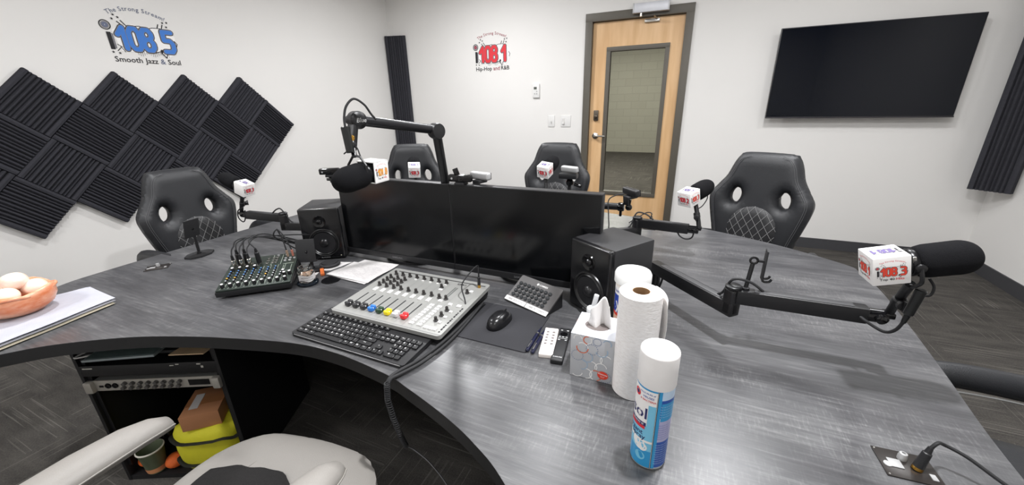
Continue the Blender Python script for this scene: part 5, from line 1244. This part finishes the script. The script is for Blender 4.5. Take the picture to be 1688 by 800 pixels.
# right middle mic
x, y, z = ortho((.56, .79, .26), (-.15, -.21, .97))
x2 = x
MM = mic('black foam microphone with white flag beside the back right chair', (.029, 1.781, 1.011), x, y, z, x, .036, .152, .037, [('y-', 0, T40, '3', 'redo', 4, '108'), ('x-', 0, T40, '2', 'red', 4, '108'), ('z+', -pi/2, [], '7', 'purple', 1, '108')])
# far mic in front of middle chair
x, y, z = ortho((.12, .95, .30), (.08, -.31, .95))
MF = mic('black foam microphone with white flag in front of the chair next to the door', (-.665, 1.921, 1.073), x, y, z, x, .036, .135, .038, [('x-', 0, T40, '3', 'red', 4, '108'), ('y-', 0, T40, '3', 'red', 4, '108'), ('z+', -pi/2, [], '7', 'purple', 1, '108')])
# left low arm mic
x, y, z = ortho((-.94, -.05, .33), (.33, -.02, .94))
ML = mic('black foam microphone with orange and red flag beside the left gaming chair', (-2.04, 1.235, 1.027), x, y, z, x, .05, .168, .036, [('y-', 0, T40, '1', 'orange', 4, '108'), ('x-', 0, T40, '3', 'red', 4, '108'), ('z+', 0, [], '7', 'purple', 1, '108')])
# far left mic, points at the back left chair
x, y, z = ortho((-.57, .75, .33), (.24, -.23, .94))
MK = mic('black foam microphone with white flag in front of the back left chair', (-1.364, 1.745, 1.07), x, y, z, x, .036, .125, .037, [('x-', 0, T40, '3', 'red', 4, '108'), ('z+', -pi/2, [], '7', 'purple', 1, '108')])
# host mic hanging from the boom arm, points towards the camera
x, y, z = ortho((1, .05, -.05), (.05, .0, 1))
MH = mic('host microphone with large black foam hanging from the boom arm, orange logo flag behind it', (-.864, .909, 1.219), x, y, z, (-.06, -1, -.11), .036, .144, .037, [('x+', 0, T40, '8', 'orange', 4, '101')], open_face=1, blunt=.5)
yk = MB(); hc = Vv((-.868, .853, 1.215))
for s_ in (1, -1):
    yk.lathe([(.008, 0), (.008, .006)], hc+Vv((s_*.028, 0, 0)), (s_, 0, 0), 14)
    yk.tube([hc+Vv((s_*.032, 0, 0)), hc+Vv((s_*.034, .0, .028)), hc+Vv((s_*.014, .002, .052)), hc+Vv((0, .003, .054))], .0035, 8, smooth=False)
yk.build('yoke', blackm, MH[0])

# ------------------------------------------------------------------ low profile arms
def bar(mb, a, b_, w_=.034, h_=.040, z_=(0, 0, 1)):
    a = Vv(a); b_ = Vv(b_); l = (b_-a).length; mb.box((l/2, 0, 0), (l, w_, h_), bev=.004, xf=fr(a, b_-a, z_))
def low_arm(lab, base, j, e, z1, z2, tip, mount_dir=None, cat='microphone arm'):
    r = thing('low_profile_mic_arm', lab, cat, (base[0], base[1], ZD), group='low profile microphone arms')
    MB().lathe([(.032, 0), (.032, .010), (.02, .014), (.0165, .016), (.0165, z1-ZD-.018)], (base[0], base[1], ZD), (0, 0, 1), 24).build('base_mount', blackm, r)
    J1 = Vv((j[0], j[1], z1)); B1 = Vv((base[0], base[1], z1)); J2 = Vv((j[0], j[1], z2)); E2 = Vv((e[0], e[1], z2))
    d1 = (J1-B1).normalized(); d2 = (E2-J2).normalized()
    m = MB(); bar(m, B1-d1*.017, J1+d1*.017); lo = m.build('lower_arm', blackm, r)
    m = MB(); bar(m, B1+d1*.03+Vv((0, 0, .0205)), J1-d1*.03+Vv((0, 0, .0205)), .022, .0015); m.build('cable_channel_cover', M('sheen_grey_cover', (58, 58, 60), .45), lo)  # lighter grey of this strip paints in the sheen on the arm's top
    m = MB(); m.box((0, 0, 0), (.034, .034, z2-z1+.04), bev=.008, seg=3, xf=fr(J1+Vv((0, 0, (z2-z1)/2)), d1)); m.lathe([(.017, 0), (.021, .003), (.021, .009), (.017, .012), (0, .012)], J2+Vv((0, 0, .018)), (0, 0, 1), 24); m.build('elbow_joint', blackm, r)
    m = MB(); bar(m, J2+d2*.008, E2-d2*.01); up = m.build('upper_arm', blackm, r)
    m = MB(); bar(m, J2+d2*.05+Vv((0, 0, .0205)), E2-d2*.04+Vv((0, 0, .0205)), .022, .0015); m.build('cable_channel_cover', M('sheen_grey_cover'), up)
    side = Vv((-d2.y, d2.x, 0))
    tipv = Vv(tip); T0 = E2+d2*.012
    m = MB(); m.cyl(E2-d2*.02, E2+d2*.03, .017, n=16, bev=.003).lathe([(.011, 0), (.011, .012), (.008, .014)], E2+d2*.012+side*-.012, side*-1, 14); m.box((0, 0, 0), (.02, .028, .014), bev=.003, xf=fr(E2+d2*.03+Vv((0, 0, .008)), d2)); m.build('tip_joint', blackg, r)
    q = (tipv-E2-d2*.03); m = MB(); m.tube([E2+d2*.03+Vv((0, 0, .008)), E2+d2*.03+q*.3+Vv((0, 0, .012)), tipv], .0095, 10, sub=4); m.lathe([(.013, 0), (.013, .02), (.010, .023)], E2+d2*.03+q*.45, q, 16); m.build('mic_mount', blackm, r)
    m = MB(); m.lathe([(.006, 0), (.011, .004), (.011, .014), (.006, .016)], E2+d2*.03+q*.5-side*.012, side*-1, 10)
    m.box((0, 0, 0), (.004, .006, .026), bev=.0015, xf=fr(E2+d2*.03+q*.5-side*.03, d2)); m.build('thumb_screw', blackp, r)
    m = MB(); m.tube([J1-d1*.045+Vv((0, 0, .021)), J1-d1*.03+Vv((0, 0, .035)), J2+Vv((-.005, 0, .045)), J2+d2*.035+Vv((0, 0, .044)), J2+d2*.07+Vv((0, 0, .022))], .0035, 7); m.build('routed_cable', matte, r)
    m = MB(); m.tube([B1+d1*.035+Vv((0, 0, -.02)), B1+d1*.03+Vv((0, 0, -.045)), B1+d1*.02+Vv((0, 0, -.07)), B1+Vv((0, .03, -z1+ZD+.004))], .0035, 7)
    m.build('routed_cable', matte, r)
    return E2, d2
E2, d2 = low_arm('black low mic arm at right of desk, nearest the paper towel roll', (-.050, 1.335), (.160, 1.115), (.462, 1.118), .853, .893, (.474, 1.035, 1.016))
low_arm('black low mic arm behind the right speaker reaching to the back right chair', (-.40, 1.60), (-.172, 1.79), (.055, 1.765), .835, .875, (.058, 1.80, .985))
low_arm('black low mic arm behind the left speaker reaching to the left gaming chair', (-1.42, 1.43), (-1.865, 1.285), (-2.13, 1.262), .828, .872, (-2.075, 1.24, .995))
low_arm('black low mic arm hidden behind the monitors below the back middle microphone', (-.90, 1.55), (-.78, 1.70), (-.665, 1.86), .835, .875, (-.662, 1.93, 1.035))
low_arm('black low mic arm hidden behind the monitors below the back left microphone', (-1.15, 1.47), (-1.28, 1.58), (-1.355, 1.70), .835, .875, (-1.366, 1.755, 1.032))
def lead(lab, pts, r_=.003, plug=None, group=None):
    r = thing('microphone_cable', lab, 'cable', tuple(pts[0]), group=group)
    if plug: MB().cyl(plug[0], plug[1], .0098, .0090, n=18, bev=.002).cyl(Vv(plug[1])*.98+Vv(plug[0])*.02, Vv(plug[1])+(Vv(plug[1])-Vv(plug[0])).normalized()*.02, .006, .0045, n=12).build('xlr_connector', M('black_xlr', (20, 22, 22), .3), r)
    MB().tube(pts, r_, 8, sub=8).build('lead', matte, r)
lead('black XLR plug and looped cable below the right microphone', [(.512, 1.06, 1.025), (.522, 1.055, 1.008), (.518, 1.05, .99), (.502, 1.05, .987)], .0028)
lead('thick black XLR connector hanging beside the tip of the right mic arm', [(.4785, 1.02, .935), (.474, 1.03, .905), (.466, 1.05, .886), (.45, 1.08, .885), (.43, 1.112, .893)], .0035, ((.488, 1.02, 1.012), (.480, 1.02, .950)))
lead('thin cable looping from the foam of the back right microphone', [(.085, 1.85, 1.03), (.105, 1.86, 1.0), (.09, 1.84, .965), (.065, 1.81, .95)], .0022)
lead('cable loop hanging under the tip of the back right mic arm', [(.068, 1.765, .87), (.062, 1.76, .84), (.04, 1.76, .83), (.015, 1.76, .84), (.0, 1.765, .86)], .003)
lead('cable loop at the tip of the left mic arm', [(-2.10, 1.24, .92), (-2.135, 1.23, .90), (-2.155, 1.235, .86), (-2.145, 1.245, .835), (-2.12, 1.245, .85), (-2.11, 1.25, .90)], .003)
# phone holder standing on the arm joint
ph = thing('phone_holder', 'small black holder with ring and hooks standing on the right mic arm', 'phone holder', (.188, 1.118, .915))
MB().cyl((.188, 1.118, .913), (.1945, 1.125, .985), .0055, n=12).lathe([(.010, 0), (.010, .006), (.006, .008)], (.188, 1.118, .913), (0, 0, 1), 14).build('pole', blackm, ph)
rp = [Vv((.1965, 1.127, .995))+Vv((cos(t)*.0085, 0, sin(t)*.0085)) for t in [2*pi*i/20 for i in range(20)]]
MB().tube(rp, .003, 8, closed=True, smooth=False).build('ring', blackg, ph)
MB().box((.2145, 1.128, .995), (.014, .006, .006)).box((.222, 1.128, .985), (.0035, .03, .085), bev=.001, xf=None).build('back_plate', matte, ph)
m = MB()
for dy in (-.010, .012): m.tube([(.222, 1.128+dy, .947), (.227, 1.128+dy, .942), (.238, 1.128+dy, .944), (.242, 1.128+dy, .951)], .0032, 8)
m.build('hook', blackg, ph)
# boom arm (tube style) holding the host microphone
bo_ = thing('boom_arm', 'tall black tubular boom arm rising behind the monitors over the left side', 'microphone arm', (-.93, 1.42, ZD))
Ee = Vv((-.835, 1.17, 1.317)); En = Vv((-.915, .925, 1.365)); Bs = Vv((-.925, 1.42, .86))
el = Vv((-.80, 1.165, 1.318))
MB().lathe([(.035, 0), (.035, .01), (.018, .015), (.016, .13), (0, .13)], (Bs.x, Bs.y, ZD), (0, 0, 1), 24).build('base_post', blackm, bo_)
m = MB(); m.cyl(Bs, el, .0165, n=20, bev=.002); m.build('lower_tube', blackm, bo_)
m = MB(); m.cyl(el+Vv((0, 0, .004)), En, .0155, n=20, bev=.002); m.build('upper_tube', M('black_satin_metal', (26, 26, 29), .3, .3), bo_)
sd = Vv((.94, -.33, 0)).normalized()
m = MB(); m.lathe([(.010, -.02), (.025, -.018), (.027, -.012), (.027, .012), (.025, .018), (.010, .02)], el, sd, 28); m.build('elbow_joint', blackm, bo_)
m = MB(); m.lathe([(.010, -.02), (.024, -.018), (.026, -.012), (.026, .014), (.022, .018), (.010, .02)], En, sd, 28); m.lathe([(.008, 0), (.014, .002), (.014, .014), (.010, .018), (0, .018)], En-sd*.02+Vv((-.01, 0, 0)), -sd, 18); m.build('end_joint', blackm, bo_)
t = MB(fr(En+sd*.0205+Vv((.0, -.0, 0)), Vv((.35, 1, 0)), (0, 0, 1)) @ RX(pi/2)); text(t, 'Blue', .018, .004, -.006, .0006, 0, .01, shear=.2); t.build('brand_lettering', silverp, bo_)
hp = Vv((-.889, .868, 1.262))
m = MB(); a_ = Vv((-.925, .905, 1.345)); b2 = Vv((-.900, .872, 1.30))
m.box((0, 0, 0), (.026, .02, .075), bev=.004, xf=fr((a_+Vv((-.905, .888, 1.288)))/2+Vv((0, 0, .0)), (1, 0, 0), (a_-Vv((-.905, .888, 1.288))).normalized())); m.build('hanging_bracket', blackm, bo_)
MB().cyl((-.905, .882, 1.315), (-.880, .860, 1.266), .0075, n=14, bev=.001).build('threaded_stud', blackg, bo_)
MB().cyl((-.898, .875, 1.318), (-.888, .868, 1.318), .0085, n=16, bev=.001).cyl((-.886, .866, 1.318), (-.878, .860, 1.318), .006, n=14).build('brass_nut', brass, bo_)
MB().box((-.888, .868, 1.300), (.018, .014, .012), bev=.003).build('lock_nut', blackp, bo_)
MB().cyl((-.894, .856, 1.350), (-.884, .852, 1.278), .0125, .0118, n=16, bev=.002).build('xlr_connector', M('black_xlr'), bo_)
MB().tube([(-.894, .856, 1.347), (-.896, .860, 1.375), (-.892, .870, 1.405), (-.882, .892, 1.424), (-.866, .912, 1.408), (-.862, .93, 1.382), (-.86, .945, 1.366)], .0033, 8).build('boom_cable', matte, bo_)
MB().tube([(-.928, .868, 1.272), (-.90, .87, 1.288), (-.872, .865, 1.292), (-.858, .86, 1.27), (-.858, .872, 1.238)], .002, 7).build('thin_cable', matte, bo_)
# camera arm: horizontal tube coming out from behind the right monitor
ca = thing('tube_boom', 'black horizontal tube arm poking out behind the right monitor edge, holding a webcam', 'camera arm', (-.50, 1.62, ZD))
MB().lathe([(.03, 0), (.03, .01), (.016, .014), (.015, .25), (.017, .256), (0, .26)], (-.50, 1.61, ZD), (0, 0, 1), 22).build('base_post', blackm, ca)
MB().cyl((-.50, 1.61, .982), (-.215, 1.60, .992), .0145, n=18, bev=.002).build('horizontal_tube', blackm, ca)
MB().lathe([(.016, 0), (.018, .004), (.018, .022), (.014, .026)], (-.235, 1.60, .991), (1, 0, .03), 18).box((-.222, 1.595, .968), (.01, .014, .03), bev=.003).build('clamp_collar', blackg, ca)
MB().lathe([(0, -.014), (.009, -.011), (.0135, -.004), (.0135, .004), (.009, .011), (0, .014)], (-.192, 1.60, .992), (0, 0, 1), 18).cyl((-.192, 1.60, 1.0), (-.189, 1.60, 1.025), .0065, n=12).build('ball_head', blackg, ca)
webcam('black webcam on the tube arm in front of the door glass, seen from behind', T(-.186, 1.60, 1.043) @ RZ(-.85) @ RX(.12), blackp, blackg, False, True)
lead('thin cable dropping from the webcam in front of the door to the desk', [(-.215, 1.592, 1.048), (-.245, 1.58, 1.042), (-.27, 1.57, 1.02), (-.262, 1.55, .96), (-.258, 1.53, .90), (-.29, 1.48, .82), (-.36, 1.42, ZD+.003)], .0024)
# left webcam on its own short arm
webcam('black webcam peeking out left of the host microphone foam', T(-1.548, 1.345, 1.104) @ RZ(pi+.55) @ RX(-.1), blackg, blackg, False, True)
wl = thing('tube_boom', 'short black jointed arm holding the webcam left of the host microphone', 'camera arm', (-1.47, 1.40, ZD))
MB().lathe([(.03, 0), (.03, .01), (.014, .014), (.012, .22), (0, .222)], (-1.46, 1.40, ZD), (0, 0, 1), 20).build('base_post', blackm, wl)
MB().lathe([(0, -.014), (.010, -.010), (.014, 0), (.010, .010), (0, .014)], (-1.503, 1.375, 1.040), (0, 0, 1), 16).cyl((-1.503, 1.375, 1.045), (-1.525, 1.362, 1.072), .008, n=12).cyl((-1.46, 1.40, .95), (-1.50, 1.378, 1.036), .009, n=12).cyl((-1.522, 1.37, 1.03), (-1.49, 1.38, 1.022), .012, n=14, bev=.003).cyl((-1.505, 1.372, 1.04), (-1.555, 1.348, 1.072), .009, n=12, bev=.002).box((-1.548, 1.348, 1.078), (.05, .02, .014), bev=.004).cyl((-1.535, 1.352, 1.052), (-1.515, 1.36, 1.040), .010, n=12, bev=.002).build('ball_joint', blackg, wl)

# ------------------------------------------------------------------ rack under the desk
RXd = Vv((.898, .439, 0)); rk = Matrix(((RXd.x, -RXd.y, 0, -1.91), (RXd.y, RXd.x, 0, .42), (0, 0, 1, 0), (0, 0, 0, 1)))
rack = thing('equipment_rack', 'black equipment rack cabinet standing on the carpet under the desk', 'equipment rack', mw=rk)
w_, d_, h_ = .50, .50, .665; ev = M('black_laminate_panel', (18, 18, 20), .6)
MB().box((.006, d_/2, h_/2), (.012, d_, h_), bev=.001).build('side_panel', ev, rack, **L); MB().box((w_-.006, d_/2, h_/2), (.012, d_, h_), bev=.001).build('side_panel', ev, rack, **L)
MB().box((w_/2, d_-.006, h_/2), (w_-.024, .012, h_)).build('back_panel', ev, rack, **L)
MB().box((w_/2, d_/2, .01), (w_-.024, d_-.004, .02)).build('base', ev, rack, **L)
MB().box((w_/2, d_/2, .588), (w_-.024, d_-.03, .010)).build('shelf', ev, rack, **L)
for x in (.02, w_-.02): MB().box((x, .012, .36), (.014, .003, .58)).build('mounting_rail', blackm, rack, **L)
def RK(x, y, z=0): return rk @ T(x, y, z)
pre = thing('rack_preamplifier', 'silver one-unit rack device with knobs in the black rack under the desk', 'rack unit', mw=RK(.008, .0, .440))
MB().box((.242, .16, .022), (.44, .30, .040), bev=.001).build('chassis', M('grey_steel_chassis', (120, 120, 118), .45, .4), pre, **L)
MB().box((.242, .004, .022), (.484, .005, .044), bev=.001).build('front_panel', M('silver_front_panel', (176, 172, 164), .35, .3), pre, **L)
for x in (.016, .468): MB().box((x, -.004, .022), (.028, .02, .046), bev=.006).build('rack_ear', M('silver_front_panel'), pre, **L)
MB().box((.40, .001, .022), (.075, .002, .024)).build('display', blackg, pre, **L)
for k in range(8):
    for z in (.013, .031): MB().lathe([(.0075, 0), (.0068, .010), (0, .011)], (.13+.028*k+(.008 if z > .02 else 0), .001, z), (0, -1, 0), 12).build('knob', M('grey_rack_knob', (84, 82, 80), .4), pre, **L)
for x in (.075, .10): MB().lathe([(.011, 0), (.010, .003), (.007, .003), (.006, .001), (0, .001)], (x, .001, .022), (0, -1, 0), 16).build('input_socket', blackg, pre, **L)
MB().box((.05, .001, .02), (.014, .002, .008)).build('power_switch', blackg, pre, **L)
pw = thing('rack_power_unit', 'black rack device with small white lights above the silver unit', 'rack unit', mw=RK(.008, .0, .505))
MB().box((.242, .15, .022), (.44, .29, .040)).build('chassis', blackm, pw, **L); MB().box((.242, .003, .022), (.484, .005, .044), bev=.001).build('front_panel', blackp, pw, **L)
for (c3, d3) in (((.03, 0, .034), (.034, .002, .004)), ((.42, 0, .036), (.014, .002, .004)), ((.325, 0, .034), (.014, .002, .003)), ((.345, 0, .038), (.012, .002, .003)), ((.43, 0, .024), (.008, .002, .008))): MB().box(c3, d3).build('front_marking', M('dim_white_print', (200, 198, 190), .5), pw, **L)
lp_ = thing('tablet_computer', 'grey flat tablet lying on the rack shelf under the desk edge', 'tablet', mw=RK(.19, .045, .594) @ RZ(.08))
MB().box((0, 0, .005), (.23, .16, .009), bev=.003).build('case', M('slate_grey_case', (150, 160, 162), .35, .3), lp_, **L); MB().box((0, 0, .0098), (.215, .146, .0006)).build('glass_face', M('grey_green_glass', (110, 128, 128), .3), lp_, **L)
solo(MB(RK(.19, .045, .594)).tube([(-.10, -.04, .003), (-.16, -.06, .003), (-.13, .03, .003), (-.12, .06, .003)], .0025, 6), 'white_cable', whitep, 'white cable lying beside the tablet on the rack shelf', 'cable')
solo(MB(RK(.415, .03, .594)).prism([(-.06, -.05), (.06, -.05), (.07, .05), (.03, .05), (.02, .0), (-.05, .0)], 0, .004), 'cardboard_piece', M('tan_cardboard', (206, 178, 142), .8), 'tan cut piece of cardboard on the rack shelf', 'cardboard')
# bag, carton and small things in the bottom of the rack
bag = thing('tool_bag', 'bright yellow-green fabric bag with black bands in the bottom of the rack', 'bag', mw=RK(.328, .12, .022))
hv = M('hi_vis_fabric', (216, 210, 42), .7, bump=.6, bs=300); bs = []; nb2 = 40; pr2 = [(0, 0), (.9, .0), (1, .03), (1.03, .10), (1.0, .175), (.9, .203), (.0, .208)]
for (f, zz) in pr2:
    for i in range(nb2):
        t_ = 2*pi*i/nb2; cx_, sy_ = cos(t_), sin(t_); e_ = .45
        bs.append((.125*f*abs(cx_)**e_*(1 if cx_ > 0 else -1), .12*f*abs(sy_)**e_*(1 if sy_ > 0 else -1), zz+.008*sin(5*t_+1)*(f > .2)*(zz > .05)))
MB().raw(bs, [[k*nb2+i, k*nb2+(i+1) % nb2, (k+1)*nb2+(i+1) % nb2, (k+1)*nb2+i] for k in range(len(pr2)-1) for i in range(nb2)], 0, True).build('bag_body', hv, bag, shade=True, **L)
for z in (.16, .05):
    q = []
    for i in range(nb2): t_ = 2*pi*i/nb2; cx_, sy_ = cos(t_), sin(t_); q.append((.130*abs(cx_)**.45*(1 if cx_ > 0 else -1), .125*abs(sy_)**.45*(1 if sy_ > 0 else -1), z+.008*sin(5*t_+1)))
    MB().tube(q, .011, 6, smooth=False, closed=True, flat=.35).build('black_band', M('black_webbing', (30, 30, 28), .8), bag, **L)
bxx = thing('cardboard_box', 'small brown cardboard carton with a white label on top of the yellow bag', 'box', mw=RK(.318, .10, .230) @ RZ(.3) @ RX(.0))
MB().box((0, 0, .034), (.13, .17, .066), bev=.001).build('carton', M('brown_cardboard_box', (176, 122, 84), .8, bump=.2), bxx, **L)
MB().box((0, 0, .0675), (.131, .05, .0008)).build('packing_tape', M('clear_brown_tape', (160, 108, 70), .3), bxx, **L); m = MB(); m.box((-.03, .0, .0683), (.03, .09, .0006)); m.build('address_label', M('white_paper'), bxx, **L)
cu_ = thing('paper_coffee_cup', 'paper coffee cup with pale rim standing in the bottom of the rack', 'cup', mw=RK(.098, .030, .022))
MB().lathe([(.030, 0), (.032, .004), (.043, .105), (.0455, .108), (.043, .111), (.0405, .106), (.030, .012), (0, .012)], (0, 0, 0), (0, 0, 1), 32, cap=False).build('cup_wall', M('olive_paper_cup', (98, 108, 84), .6), cu_, **L)
MB().lathe([(.043, .104), (.046, .107), (.046, .110), (.042, .112)], (0, 0, 0), (0, 0, 1), 32, cap=False).build('cup_rim', M('cream_cup_rim', (206, 202, 190), .5), cu_, **L)
m = MB(); m.lathe([(.0445, .06), (.0455, .075)], (0, 0, 0), (0, 0, 1), 32, cap=False).lathe([(.0365, .03), (.039, .045)], (0, 0, 0), (0, 0, 1), 32, cap=False); m.xf = Matrix()
MB().lathe([(.0335, .008), (.0362, .03)], (0, 0, 0), (0, 0, 1), 32, cap=False).build('orange_band', M('peach_band', (206, 140, 96), .6), cu_, **L)
for (x, y, lab) in ((.165, .045, 'orange ball-like pouch at the right of the coffee cup in the rack'), (.045, .06, 'orange pouch at the left of the coffee cup in the rack')):
    b = bmesh.new(); bmesh.ops.create_icosphere(b, subdivisions=3, radius=.036)
    for v in b.verts: v.co.z = v.co.z*.75+.027; v.co.x *= 1+.08*sin(90*v.co.y)
    solo(MB(RK(x, y, .022)).bm(b, 0, True), 'orange_pouch', M('orange_fabric', (226, 104, 40), .7, bump=.4), lab, 'pouch')
for (x, y, r_, h2, lab) in ((.205, .19, .038, .13, 'glossy black bottle behind the coffee cup in the rack'), (.045, .17, .04, .10, 'glossy black jar behind the coffee cup, at the left side of the rack')):
    g_ = thing('black_bottle', lab, 'bottle', mw=RK(x, y, .022))
    MB().lathe([(r_*.9, 0), (r_, .004), (r_, h2*.7), (r_*.8, h2*.82), (r_*.45, h2*.9), (r_*.45, h2)], (0, 0, 0), (0, 0, 1), 28).build('bottle_body', M('glossy_black_glass', (14, 13, 15), .08), g_, **L)
    MB().lathe([(r_*.5, 0), (r_*.5, .02), (r_*.45, .022), (0, .022)], (0, 0, h2-.004), (0, 0, 1), 20).build('bottle_cap', blackp, g_, **L)
